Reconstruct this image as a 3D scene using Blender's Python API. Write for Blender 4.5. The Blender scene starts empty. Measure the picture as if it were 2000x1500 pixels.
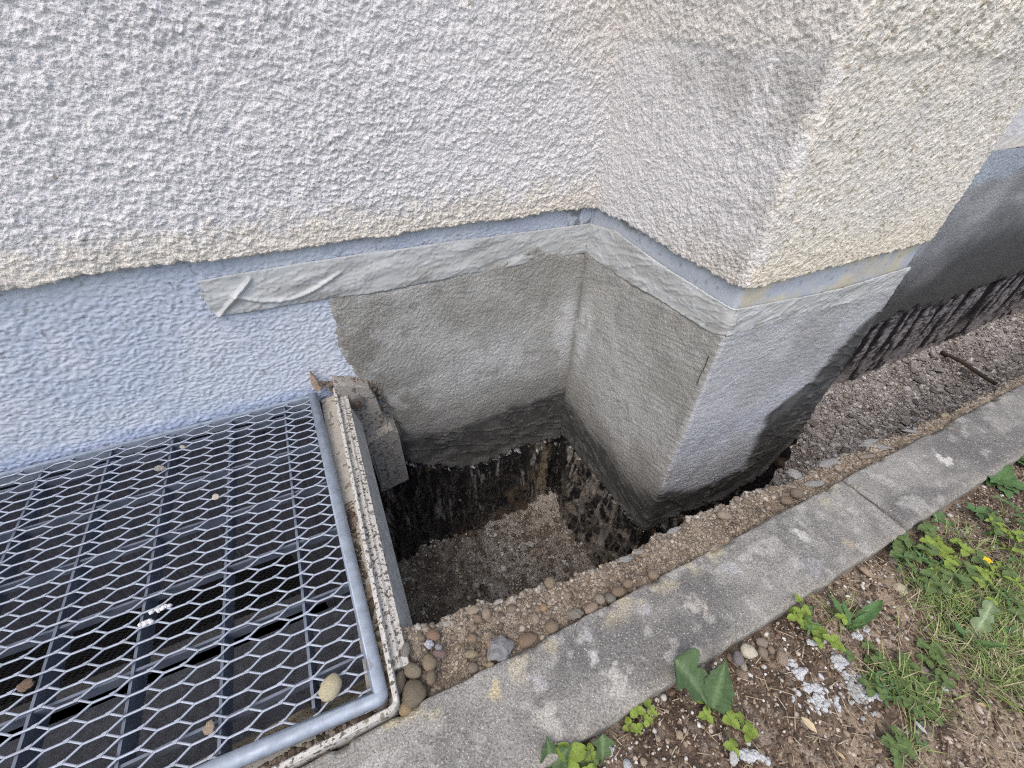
import bpy, math
import numpy as np
from mathutils import Matrix, Vector

# ------------------------------------------------------------------ camera, sky, light, exposure
# working units "u": camera at the origin, x along the wall, y into the wall, z up; 1 u = 0.55 m.
S = 0.55
def W(p):
    p = np.asarray(p, dtype=float)
    return (p + np.array([0.0, -1.0, 0.77])) * S

sc = bpy.context.scene
cam_data = bpy.data.cameras.new('camera')
cam = bpy.data.objects.new('camera', cam_data); sc.collection.objects.link(cam); sc.camera = cam
cam_data.sensor_width = 36.0; cam_data.lens = 36.0 * 829.35 / 2000.0
cam_data.clip_start = 0.01; cam_data.clip_end = 500.0
_R = [(0.90295327, -0.42892161, 0.02648856), (-0.25821214, -0.59078671, -0.76439359), (0.34351402, 0.68337202, -0.64420556)]
_r, _d, _f = Vector(_R[0]), Vector(_R[1]), Vector(_R[2])
M = Matrix(((_r[0], -_d[0], -_f[0]), (_r[1], -_d[1], -_f[1]), (_r[2], -_d[2], -_f[2]))).to_4x4()
M.translation = Vector(W((0, 0, 0)))
cam.matrix_world = M

SUN_EL, SUN_AZ = math.radians(58), math.radians(228)   # azimuth: clockwise from +y
world = bpy.data.worlds.new('World'); sc.world = world; world.use_nodes = True
nt = world.node_tree
sky = nt.nodes.new('ShaderNodeTexSky'); sky.sky_type = 'NISHITA'; sky.sun_disc = False
sky.sun_elevation = SUN_EL; sky.sun_rotation = SUN_AZ; sky.air_density = 1.0; sky.dust_density = 4.0; sky.ozone_density = 1.0
bg = nt.nodes['Background']; bg.inputs['Strength'].default_value = 0.15
nt.links.new(sky.outputs[0], bg.inputs['Color'])
sl = bpy.data.lights.new('sun', 'SUN'); sl.energy = 0.5; sl.angle = math.radians(70); sl.color = (1.0, 0.975, 0.94)
sun = bpy.data.objects.new('sun', sl); sc.collection.objects.link(sun)
sdir = Vector((math.sin(SUN_AZ) * math.cos(SUN_EL), math.cos(SUN_AZ) * math.cos(SUN_EL), math.sin(SUN_EL)))
sun.rotation_euler = sdir.to_track_quat('Z', 'Y').to_euler()
sc.view_settings.view_transform = 'Standard'; sc.view_settings.look = 'None'
sc.view_settings.gamma = 1.0; sc.view_settings.exposure = 0.58; sc.view_settings.use_curve_mapping = False
sc.cycles.max_bounces = 6; sc.cycles.use_denoising = False; sc.cycles.pixel_filter_type = 'BLACKMAN_HARRIS'; sc.cycles.filter_width = 1.1

# ------------------------------------------------------------------ noise (numpy)
def _hash(ix, iy, seed):
    h = (ix.astype(np.int64) * 374761393 + iy.astype(np.int64) * 668265263 + seed * 1274126177) & 0xffffffff
    h = ((h ^ (h >> 13)) * 1274126177) & 0xffffffff
    h = (h ^ (h >> 16)) & 0xffffffff
    return h / 4294967295.0
def vn(x, y, seed=0):
    ix = np.floor(x); iy = np.floor(y); fx = x - ix; fy = y - iy
    fx = fx * fx * (3 - 2 * fx); fy = fy * fy * (3 - 2 * fy)
    a = _hash(ix, iy, seed); b = _hash(ix + 1, iy, seed); c = _hash(ix, iy + 1, seed); d = _hash(ix + 1, iy + 1, seed)
    return (a + (b - a) * fx) * (1 - fy) + (c + (d - c) * fx) * fy
def fbm(x, y, o=4, seed=0, g=.5):
    s = 0.; a = 1.; t = 0.
    for i in range(o):
        s = s + a * vn(x * 2 ** i + 17.3 * i, y * 2 ** i + 9.1 * i, seed + i); t += a; a *= g
    return s / t
def worley(x, y, seed=0):
    ix = np.floor(x); iy = np.floor(y); best = np.full(np.shape(x), 9.0); rid = np.zeros(np.shape(x))
    for dx in (-1, 0, 1):
        for dy in (-1, 0, 1):
            cx = ix + dx; cy = iy + dy
            px = cx + _hash(cx, cy, seed); py = cy + _hash(cx, cy, seed + 7)
            d = (px - x) ** 2 + (py - y) ** 2
            m = d < best; best = np.where(m, d, best); rid = np.where(m, _hash(cx, cy, seed + 13), rid)
    return np.sqrt(best), rid
def ss(a, b, x):
    t = np.clip((x - a) / (b - a), 0, 1); return t * t * (3 - 2 * t)
def lerp(a, b, t):
    return a + (b - a) * t
def cmix(a, b, t):
    a = np.asarray(a, float); b = np.asarray(b, float); t = np.asarray(t)[..., None]
    return a * (1 - t) + b * t
def full(c, like):
    return np.broadcast_to(np.asarray(c, float), np.shape(like) + (3,)).copy()
rng = np.random.default_rng(5)

# ------------------------------------------------------------------ helpers
def tag(o, label=None, cat=None, group=None, kind=None):
    if label: o['label'] = label
    if cat: o['category'] = cat
    if group: o['group'] = group
    if kind: o['kind'] = kind
    return o
def empty(name, at=(0, 0, 0), **k):
    o = bpy.data.objects.new(name, None); o.location = W(at); o.empty_display_size = 0.02
    sc.collection.objects.link(o); tag(o, **k); bpy.context.view_layer.update(); return o
def link(name, me, parent=None, **k):
    o = bpy.data.objects.new(name, me); sc.collection.objects.link(o)
    if parent is not None:
        o.parent = parent
        o.matrix_parent_inverse = Matrix.Translation(-world_loc(parent))
    tag(o, **k); return o
def world_loc(o):
    v = Vector(o.location)
    return v
def mesh(name, verts, faces, mat, col=None, smooth=True, loopsizes=None):
    """verts Nx3 in u units -> mesh in metres; faces NxK array or list"""
    me = bpy.data.meshes.new(name)
    V = W(verts)
    if isinstance(faces, np.ndarray):
        n, k = faces.shape
        me.vertices.add(len(V)); me.vertices.foreach_set('co', V.astype(np.float32).ravel())
        me.loops.add(n * k); me.loops.foreach_set('vertex_index', faces.astype(np.int32).ravel())
        me.polygons.add(n); me.polygons.foreach_set('loop_start', np.arange(0, n * k, k, dtype=np.int32))
        me.polygons.foreach_set('loop_total', np.full(n, k, dtype=np.int32))
        me.update(calc_edges=True)
    else:
        me.from_pydata([tuple(v) for v in V], [], [tuple(f) for f in faces]); me.update()
    if smooth:
        me.polygons.foreach_set('use_smooth', np.ones(len(me.polygons), dtype=bool))
    if col is not None:
        a = me.color_attributes.new('Col', 'FLOAT_COLOR', 'POINT')
        c = np.ones((len(V), 4), dtype=np.float32); c[:, :col.shape[1]] = col
        a.data.foreach_set('color', c.ravel())
    me.materials.append(mat); me.validate(); return me
def sheet(name, U, V, fn, mat, parent=None, mask=None, flip=False, **k):
    """fn(uu,vv) -> P(...,3), col(...,3 or 4: alpha carries roughness)"""
    uu, vv = np.meshgrid(U, V, indexing='ij')
    P, C = fn(uu, vv)
    nu, nv = uu.shape
    idx = np.arange(nu * nv).reshape(nu, nv)
    q = np.stack([idx[:-1, :-1], idx[1:, :-1], idx[1:, 1:], idx[:-1, 1:]], -1).reshape(-1, 4)
    if flip: q = q[:, ::-1]
    P = P.reshape(-1, 3); C = C.reshape(len(P), -1)
    if mask is not None:
        uc = (uu[:-1, :-1] + uu[1:, 1:]) / 2; vc = (vv[:-1, :-1] + vv[1:, 1:]) / 2
        keep = mask(uc, vc).ravel(); q = q[keep]
        used = np.unique(q); remap = np.zeros(len(P), int); remap[used] = np.arange(len(used))
        q = remap[q]; P = P[used]; C = C[used]
    return link(name, mesh(name, P, q, mat, C), parent, **k)
def grade(a, b, fine, lo=None, hi=None, g=1.25):
    """fine steps in [a,b], growing steps out to lo and hi"""
    n = max(2, int(round((b - a) / fine)) + 1); m = list(np.linspace(a, b, n))
    if lo is not None:
        x = a; st = fine; L = []
        while x > lo: st *= g; x -= st; L.append(max(x, lo))
        m = L[::-1] + m
    if hi is not None:
        x = b; st = fine
        while x < hi: st *= g; x += st; m.append(min(x, hi))
    return np.array(m)

# ------------------------------------------------------------------ materials
def material(name, rough=.9, bump=((900, .3, .5),), var=.12, varscale=400, attr=True, color=None, objcol=False, metal=0., spec=.5, speck=None, coat=0, sheen=None, roughvar=None, trans=0):
    m = bpy.data.materials.new(name); m.use_nodes = True; nt = m.node_tree; N = nt.nodes; L = nt.links
    b = N['Principled BSDF']; b.inputs['Roughness'].default_value = rough; b.inputs['Metallic'].default_value = metal
    b.inputs['Specular IOR Level'].default_value = spec
    if coat: b.inputs['Coat Weight'].default_value = coat; b.inputs['Coat Roughness'].default_value = .12
    tc = N.new('ShaderNodeTexCoord'); co = tc.outputs['Object']
    if attr:
        a = N.new('ShaderNodeAttribute'); a.attribute_name = 'Col'; base = a.outputs['Color']
    elif objcol:
        a = N.new('ShaderNodeObjectInfo'); base = a.outputs['Color']
    else:
        a = N.new('ShaderNodeRGB'); a.outputs[0].default_value = (*color, 1); base = a.outputs[0]
    n = N.new('ShaderNodeTexNoise'); n.inputs['Scale'].default_value = varscale; n.inputs['Detail'].default_value = 4
    L.new(co, n.inputs['Vector'])
    mr = N.new('ShaderNodeMapRange'); mr.inputs['From Min'].default_value = .3; mr.inputs['From Max'].default_value = .7
    mr.inputs['To Min'].default_value = 1 - var; mr.inputs['To Max'].default_value = 1 + var; L.new(n.outputs['Fac'], mr.inputs['Value'])
    vm = N.new('ShaderNodeVectorMath'); vm.operation = 'SCALE'; L.new(base, vm.inputs[0]); L.new(mr.outputs[0], vm.inputs['Scale'])
    out = vm.outputs[0]
    if speck:
        for (scl, thr, c) in speck:
            n2 = N.new('ShaderNodeTexNoise'); n2.inputs['Scale'].default_value = scl; n2.inputs['Detail'].default_value = 2; L.new(co, n2.inputs['Vector'])
            r2 = N.new('ShaderNodeMapRange'); r2.inputs['From Min'].default_value = thr; r2.inputs['From Max'].default_value = thr + .05; L.new(n2.outputs['Fac'], r2.inputs['Value'])
            mx = N.new('ShaderNodeMix'); mx.data_type = 'RGBA'; mx.inputs['B'].default_value = (*c, 1)
            L.new(r2.outputs[0], mx.inputs['Factor']); L.new(out, mx.inputs['A']); out = mx.outputs['Result']
    L.new(out, b.inputs['Base Color'])
    if roughvar:
        n3 = N.new('ShaderNodeTexNoise'); n3.inputs['Scale'].default_value = roughvar[0]; n3.inputs['Detail'].default_value = 3; L.new(co, n3.inputs['Vector'])
        r3 = N.new('ShaderNodeMapRange'); r3.inputs['From Min'].default_value = .35; r3.inputs['From Max'].default_value = .65
        r3.inputs['To Min'].default_value = roughvar[1]; r3.inputs['To Max'].default_value = roughvar[2]; L.new(n3.outputs['Fac'], r3.inputs['Value']); L.new(r3.outputs[0], b.inputs['Roughness'])
    prev = None
    for (scl, st, dist) in bump:
        nb = N.new('ShaderNodeTexNoise'); nb.inputs['Scale'].default_value = scl; nb.inputs['Detail'].default_value = 3; L.new(co, nb.inputs['Vector'])
        bp_ = N.new('ShaderNodeBump'); bp_.inputs['Strength'].default_value = st; bp_.inputs['Distance'].default_value = dist * .001; L.new(nb.outputs['Fac'], bp_.inputs['Height'])
        if prev: L.new(prev, bp_.inputs['Normal'])
        prev = bp_.outputs['Normal']
    if prev: L.new(prev, b.inputs['Normal'])
    if trans:
        b.inputs['Subsurface Weight'].default_value = trans; b.inputs['Subsurface Radius'].default_value = (.003, .004, .001); b.inputs['Subsurface Scale'].default_value = 1
    return m
M_render = material('rough_white_render', .92, ((620, .9, 1.8),), .06, 350)
M_plinth = material('blue_white_paint', .75, ((600, .35, .8),), .04, 200, spec=.35)
M_mortar = material('cement_mortar', .85, ((620, 1.0, 1.6), (1300, .7, .7)), .20, 650, speck=((700, .68, (.50, .50, .48)), (650, .70, (.16, .16, .155))))
M_bitumen = material('bitumen', .3, ((70, .5, 6), (420, .45, 1.3)), .3, 300, spec=1.0, roughvar=(90, .06, .35), coat=.8)
M_tape = material('adhesive_tape', .38, ((120, .15, .8),), .05, 60, spec=.5)
M_soil = material('soil', .95, ((480, 1.0, 2.2), (1100, .7, .9)), .38, 560, speck=((600, .68, (.46, .41, .34)), (500, .69, (.07, .052, .04))))
M_kerb = material('kerb_concrete', .9, ((520, 1.0, 1.2), (1100, .8, .7)), .42, 560, speck=((620, .64, (.52, .51, .48)), (420, .72, (.56, .55, .52)), (560, .68, (.10, .10, .10)), (260, .76, (.16, .15, .14))))
M_stone = material('stone', .88, ((300, .6, 1.4), (700, .4, .6)), .22, 260, speck=((500, .70, (.33, .29, .24)), (160, .74, (.16, .13, .10))), attr=False, objcol=True)
M_grit = material('grit', .9, ((900, .4, .5),), .15, 600)
M_zinc = material('galvanised_steel', .5, ((500, .2, .5),), .16, 110, attr=False, color=(.33, .385, .46), metal=.25, roughvar=(90, .45, .7), speck=((60, .68, (.24, .27, .31)), (700, .74, (.55, .58, .62))))
M_mesh = material('galvanised_mesh', .5, ((700, .08, .3),), .16, 60, attr=False, color=(.37, .415, .49), metal=.15, speck=((45, .70, (.30, .29, .27)),))
M_bar = material('galvanised_bar', .5, ((300, .1, .3),), .15, 60, attr=False, color=(.17, .20, .255), metal=.3)
M_plastic = material('weathered_plastic', .7, ((500, .3, .4),), .14, 300, speck=((260, .56, (.13, .115, .095)), (120, .62, (.24, .21, .165)), (700, .62, (.12, .11, .09))), attr=False, color=(.55, .535, .50))
M_plastic2 = material('shaded_plastic_wall', .75, ((400, .3, .5),), .3, 60, attr=False, color=(.095, .105, .13))  # darkness inside the well is put into this plastic's base colour
M_ledge = material('dirty_plastic_ledge', .8, ((400, .5, 1.0),), .22, 90, speck=((90, .60, (.22, .19, .15)), (500, .66, (.12, .10, .08))), attr=False, color=(.40, .385, .345))
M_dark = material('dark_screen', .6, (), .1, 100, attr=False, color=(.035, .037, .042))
M_rust = material('rusty_steel', .8, ((600, .5, .8),), .4, 400, attr=False, color=(.075, .05, .038))
M_leaf = material('leaf', .62, ((300, .5, 1.0),), .22, 130, spec=.3)
M_dry = material('dry_leaf', .8, ((400, .4, .6),), .2, 200, attr=False, objcol=True)
M_chalk = material('dried_mortar', .95, ((700, .9, 1.5),), .15, 500, attr=False, objcol=True)

# ------------------------------------------------------------------ wall path: s=0 at the inner corner
XB, YB, YP, XD = .737, 1.0, .481, 1.350
s1 = YB - YP; s2 = s1 + XD - XB; s3 = s2 + YB - YP
def path(s):
    """rounded corners by averaging the polyline over a short window"""
    def raw(t):
        x = np.where(t < 0, XB + t, np.where(t < s1, XB, np.where(t < s2, XB + t - s1, np.where(t < s3, XD, XD + t - s3))))
        y = np.where(t < 0, YB, np.where(t < s1, YB - t, np.where(t < s2, YP, np.where(t < s3, YP + t - s2, YB))))
        return x, y
    w = .008; X = 0.; Y = 0.
    K = np.linspace(-1, 1, 5)
    for k in K:
        x, y = raw(s + k * w); X = X + x; Y = Y + y
    xa, ya = raw(s - w); xb, yb = raw(s + w)
    tx, ty = xb - xa, yb - ya; l = np.hypot(tx, ty) + 1e-9
    return X / 5, Y / 5, ty / l, -tx / l          # position, outward normal
def wallpt(s, z, d):
    x, y, nx, ny = path(s)
    return np.stack([x + nx * d, y + ny * d, z + 0 * s], -1)
def itp(pts, x):
    a = np.array(sorted(pts)); return np.interp(x, a[:, 0], a[:, 1])
def snz(s):
    return s + .030 * ss(s1 - .009, s1 + .009, s)
def lumps(s, z, sc1, seed=0):
    """rough-cast lumps, 0..1"""
    wx = s + (fbm(s * 90, z * 90, 2, seed + 5) - .5) * .014; wz = z + (fbm(s * 90 + 40, z * 90, 2, seed + 6) - .5) * .012
    d, r = worley(wx / sc1 * .8, wz / sc1, seed); d2, r2 = worley(wx / sc1 * 2.0, wz / sc1 * 2.1, seed + 3)
    a = np.clip(1 - d * 1.15, 0, 1) ** .7 * (.35 + .65 * r)
    b = np.clip(1 - d2 * 1.1, 0, 1) * (.3 + .7 * r2)
    c = fbm(s / sc1 * .5, z / sc1 * .5, 3, seed + 9)
    d3, r3 = worley(wx / sc1 * 4.1, wz / sc1 * 4.3, seed + 4)
    e = np.clip(1 - d3 * 1.1, 0, 1) * (.2 + .8 * r3)
    m = .70 + .6 * fbm(s * 9, z * 9, 2, seed + 15)
    return (.38 * a + .34 * b + .30 * e) * m + .34 * c
ZR = -.372   # bottom of the rough render
Z_CAM = 0.0

house = empty('house_wall', (XB, 1.0, -.77), label='white house wall with rough-cast render, pale blue plinth and fresh grey mortar above the dug pit', cat='wall')

def render_layer(Sv, Tv, name, parent, g):
    """Tv: height above the bottom edge; negative values wrap under"""
    def fn(s, t):
        pil = ss(-.004, .004, s) * (1 - ss(s3 - .004, s3 + .004, s))
        edge = ZR + (fbm(s * 9, s * 0 + 2, 3, 3) - .5) * .016 + (fbm(s * 90, s * 0 + 5, 2, 8) - .5) * .009
        z = edge + np.maximum(t, 0)
        sc1 = lerp(.0165, .0105, pil)
        amp = lerp(.0128, .0088, pil)
        big = ss(.350, .364, t + (fbm(s * 30, t * 30, 2, 77) - .5) * .02)            # coarser coat above the pillar's weathered zone
        sc1 = .0165 + 0 * sc1
        q = snz(s); h1 = lumps(q, z, .0110, 1); h2 = lumps(q, z, .0074, 31)
        h = np.where(pil > .5, lerp(h2, h1, big), h1)
        amp = lerp(amp, .0128, big * pil)
        th = lerp(.016, .010, pil)
        d = th + h * amp
        d = d * ss(-.012, .006, t + (h - .4) * .006) + np.where(t < 0, -.006 * ss(0, -.02, t), 0)
        z = z + np.where(t < 0.0, t * .1, 0) + (h - .4) * .004 * (1 - ss(0, .02, t))
        P = wallpt(s, z, d)
        n = fbm(q * 6, z * 6, 4, 21); n2 = fbm(q * 40, z * 40, 3, 22); n3 = fbm(q * 160, z * 160, 2, 23)
        white = full((.79, .79, .805), s)
        cream = np.array((.80, .745, .64))
        c = white
        near_edge = (1 - ss(.015, .10, t + (n2 - .5) * .08)) * (1 - pil)
        c = cmix(c, cream, near_edge * .75)
        c = cmix(c, (.79, .75, .68), (1 - pil) * ss(-.35, -.02, s) * ss(.25, .8, n + .25) * ss(.2, .4, t) * .7)
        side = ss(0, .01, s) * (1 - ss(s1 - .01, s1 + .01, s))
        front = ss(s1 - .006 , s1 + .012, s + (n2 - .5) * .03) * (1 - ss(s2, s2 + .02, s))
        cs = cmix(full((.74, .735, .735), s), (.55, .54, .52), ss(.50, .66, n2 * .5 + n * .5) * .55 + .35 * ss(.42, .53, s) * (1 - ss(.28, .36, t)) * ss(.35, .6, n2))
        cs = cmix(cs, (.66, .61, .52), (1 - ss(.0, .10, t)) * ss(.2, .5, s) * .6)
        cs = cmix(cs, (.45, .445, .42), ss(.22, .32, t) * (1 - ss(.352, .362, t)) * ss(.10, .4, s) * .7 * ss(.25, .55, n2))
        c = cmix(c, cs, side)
        cf = cmix(full((.83, .80, .72), s), (.72, .705, .67), ss(.42, .62, n) * .7)
        cf = cmix(cf, (.82, .76, .61), (1 - ss(.02, .12, t)) * .7)
        cf = cmix(cf, (.34, .27, .17), ss(.70, .76, n3) * .7)
        c = cmix(c, cf, front)
        c = cmix(c, (.70, .67, .60), big * side * .5)
        pits = (1 - ss(.20, .36, h)) * pil
        c = cmix(c, (.24, .21, .17), pits * .6 * ss(.38, .56, n2 + .06))
        specks = ss(.86, .89, fbm(q * 150, z * 150, 2, 44)) * (1 - pil)
        c = cmix(c, (.33, .27, .17), specks * .8)
        return P, c
    Tall = np.concatenate([[-.05, -.02, -.010, -.004], Tv])
    return sheet(name, Sv, Tall, fn, M_render, parent, flip=False)
fT = grade(0, .52, .0020, None, 4.2, 1.3)
render_layer(grade(-1.30, 0.0, .0022, -9, None, 1.3), fT, 'rough_render', house, 0)
pr = render_layer(np.concatenate([grade(0.0, s1 - .012, .0022), np.arange(s1 - .0114, s1 + .0117, .0006), grade(s1 + .012, s2 + .01, .0024, None, s3, 1.4)]), fT, 'pillar_render', house, 1)
tag(pr, 'rough-cast render on the projecting pillar, grey on its side and cream on its front')
fr = render_layer(grade(s3, s3 + 4.5, .012, None, s3 + 14, 1.3), grade(0, .52, .006, None, 4.2, 1.3), 'rough_render', house, 2)

# --------------------------------------------------------------- plinth
WX0, WX1, WZT = -1.45, -.33, -1.375     # basement window opening
def plinth_fn(s, z):
    x = XB + s
    pil = ss(0, .01, s) * (1 - ss(s3 - .01, s3, s))
    far = ss(s3, s3 + .05, s)
    rough = (1 - pil) * (1 - ss(.0, .05, s))
    wz = z + (fbm(s * 30, z * 30, 2, 51) - .5) * .02
    n = fbm(s * 150, wz * 230, 3, 52); n2 = fbm(s * 300, wz * 360, 2, 53)
    upper = ss(-.475, -.44, z + (fbm(s * 12, z * 12, 2, 54) - .5) * .02)
    d = (ss(.3, .75, n) * .0026 + n2 * .0018) * rough * (1 - .35 * upper * ss(-.5, -.1, s)) + (1 - rough) * (fbm(s * 12, z * 25, 3, 55) * .004)
    d = d + ss(-.80, -.83, z) * rough * (fbm(s * 60, z * 60, 3, 56) * .008 - .012)
    big = fbm(s * 5, z * 8, 3, 57)
    c = cmix(full((.555, .61, .69), s), (.50, .56, .665), ss(.4, .65, big))
    c = cmix(c, (.60, .64, .70), ss(.5, .7, fbm(s * 9, z * 9, 3, 58)) * .6)
    c = cmix(c, (.38, .46, .64), (1 - ss(.0, .035, z + .772 - .01 * big)) * rough * .6)
    c = cmix(c, (.115, .122, .15), ss(-.80, -.83, z) * (1 - pil) * .97)
    c = cmix(c, (.46, .51, .575), pil)
    c = cmix(c, (.62, .57, .43), pil * ss(s1, s1 + .012, s) * ss(.3, .6, fbm(s * 16, z * 20, 3, 59)) * .85)
    c = cmix(c, (.17, .16, .15), ss(.80, .84, fbm(s * 90, z * 90, 2, 60)) * .55)
    dr = (1 - ss(.0, .014, ZR - z + (fbm(s * 60, z * 0, 2, 62) - .5) * .02)) * ss(.45, .65, fbm(s * 40, z * 30, 3, 61))
    c = cmix(c, (.22, .21, .20), dr * .8)
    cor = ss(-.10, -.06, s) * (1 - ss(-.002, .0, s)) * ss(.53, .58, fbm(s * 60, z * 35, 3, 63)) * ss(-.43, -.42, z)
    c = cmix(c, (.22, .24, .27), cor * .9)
    c = cmix(c, (.22, .23, .235), far)
    return wallpt(s, z, d), c
Sv = grade(-1.75, 0, .0026, -6, None, 1.3)
sheet('plinth', Sv, grade(-.80, -.345, .0022, -1.95, None, 1.12), plinth_fn, M_plinth, house,
      mask=lambda s, z: ~((XB + s > WX0) & (XB + s < WX1) & (z < WZT)) & ~((XB + s > -.035) & (z < -.98)))
sheet('pillar_plinth', grade(0, s2, .005, None, s3, 1.3), grade(-.60, -.34, .004, -1.0, None, 1.3), plinth_fn, M_plinth, house)

# --------------------------------------------------------------- mortar on back wall
ML = [(p[2], p[0]) for p in [(-0.0048, 0.995, -0.4926), (0.0014, 0.995, -0.5142), (-0.001, 0.995, -0.6005), (-0.0027, 0.995, -0.68), (0.0218, 0.995, -0.7671), (0.0655, 0.995, -0.8402), (0.0932, 0.995, -0.9025), (0.1156, 0.995, -1.0258), (0.1073, 0.995, -1.1638)]]
MT = [(p[0], p[2]) for p in [(-0.0452, 0.995, -0.5176), (0.002, 0.995, -0.5116), (0.0363, 0.995, -0.4889), (0.0787, 0.995, -0.4839), (0.1004, 0.995, -0.5101), (0.1995, 0.995, -0.513), (0.295, 0.995, -0.5098), (0.374, 0.995, -0.5025), (0.4639, 0.995, -0.4888), (0.5641, 0.995, -0.4581), (0.6069, 0.995, -0.4822), (0.6684, 0.995, -0.501), (0.7405, 0.995, -0.5093)]]
MB = [(p[0], p[2]) for p in [(0.0803, 0.99, -1.1448), (0.1642, 0.99, -1.1952), (0.2936, 0.99, -1.2846), (0.4198, 0.99, -1.2992), (0.5078, 0.99, -1.2803), (0.6231, 0.99, -1.2908), (0.7434, 0.99, -1.2887)]]
MD = [(p[0], p[2]) for p in [(0.0967, 0.99, -1.032), (0.2144, 0.99, -1.059), (0.3434, 0.99, -1.0632), (0.5009, 0.99, -1.0448), (0.6048, 0.99, -1.0431), (0.7122, 0.99, -1.0307)]]
SB = [(1.0 - p[1], p[2]) for p in [(0.73, 0.9712, -1.2705), (0.73, 0.7844, -1.2616), (0.73, 0.6256, -1.2496), (0.73, 0.5396, -1.2473), (0.73, 0.4757, -1.2382)]]
SD = [(1.0 - p[1], p[2]) for p in [(0.73, 1.0003, -1.071), (0.73, 0.8585, -1.1057), (0.73, 0.7327, -1.093), (0.73, 0.6114, -1.1124), (0.73, 0.5365, -1.1007), (0.73, 0.4667, -1.0318)]]
FB = [(s1 + p[0] - XB, p[2]) for p in [(0.7289, 0.475, -1.2364), (0.8872, 0.475, -1.2266), (1.0708, 0.475, -1.2727), (1.2538, 0.475, -1.2301), (1.3393, 0.475, -1.05)]]
FD = [(s1, -1.02), (s1 + .17, -1.11), (s1 + .7, -1.11)]
FX = [(-1.4, 1.12), (-1.09, 1.12), (-.85, 1.075), (-.80, 1.15), (-.76, 1.22), (-.67, 1.235), (-.60, 1.27), (-.54, 1.36), (-.45, 1.5)]
ST = [(1.0 - p[1], p[2]) for p in [(0.73, 0.9738, -0.5087), (0.73, 0.8499, -0.5175), (0.73, 0.7198, -0.5148), (0.73, 0.6107, -0.5068), (0.73, 0.5288, -0.5072), (0.73, 0.4913, -0.491), (0.73, 0.4631, -0.4675)]]
FT = [(s1 + p[0] - XB, p[2]) for p in [(0.7694, 0.475, -0.4849), (0.8146, 0.475, -0.4834), (0.9116, 0.475, -0.4834), (1.0352, 0.475, -0.4851), (1.2355, 0.475, -0.4905), (1.3302, 0.475, -0.488)]]
ST = [(a, b + .014) for a, b in ST]; FT = [(a, b + .010) for a, b in FT]; MT = [(a, b + .004) for a, b in MT]
def mfield(s, z):
    x = XB + s
    top = np.where(s < 0, itp(MT, x), np.where(s < s1, itp(ST, s), itp(FT, s)))
    bot = np.where(s < 0, itp(MB, x), np.where(s < s1, itp(SB, s), itp(FB, s)))
    dk = np.where(s < 0, itp(MD, x), np.where(s < s1, itp(SD, s), itp(FD, s)))
    bot = np.where(s > s2, bot[..., :] * 0 - 1.05, bot)
    return top, bot, dk
def blob(s, z, cs, cz, rs, rz, n=0):
    return np.exp(-(((s - cs) / rs) ** 2 + ((z - cz) / rz) ** 2))
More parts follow.
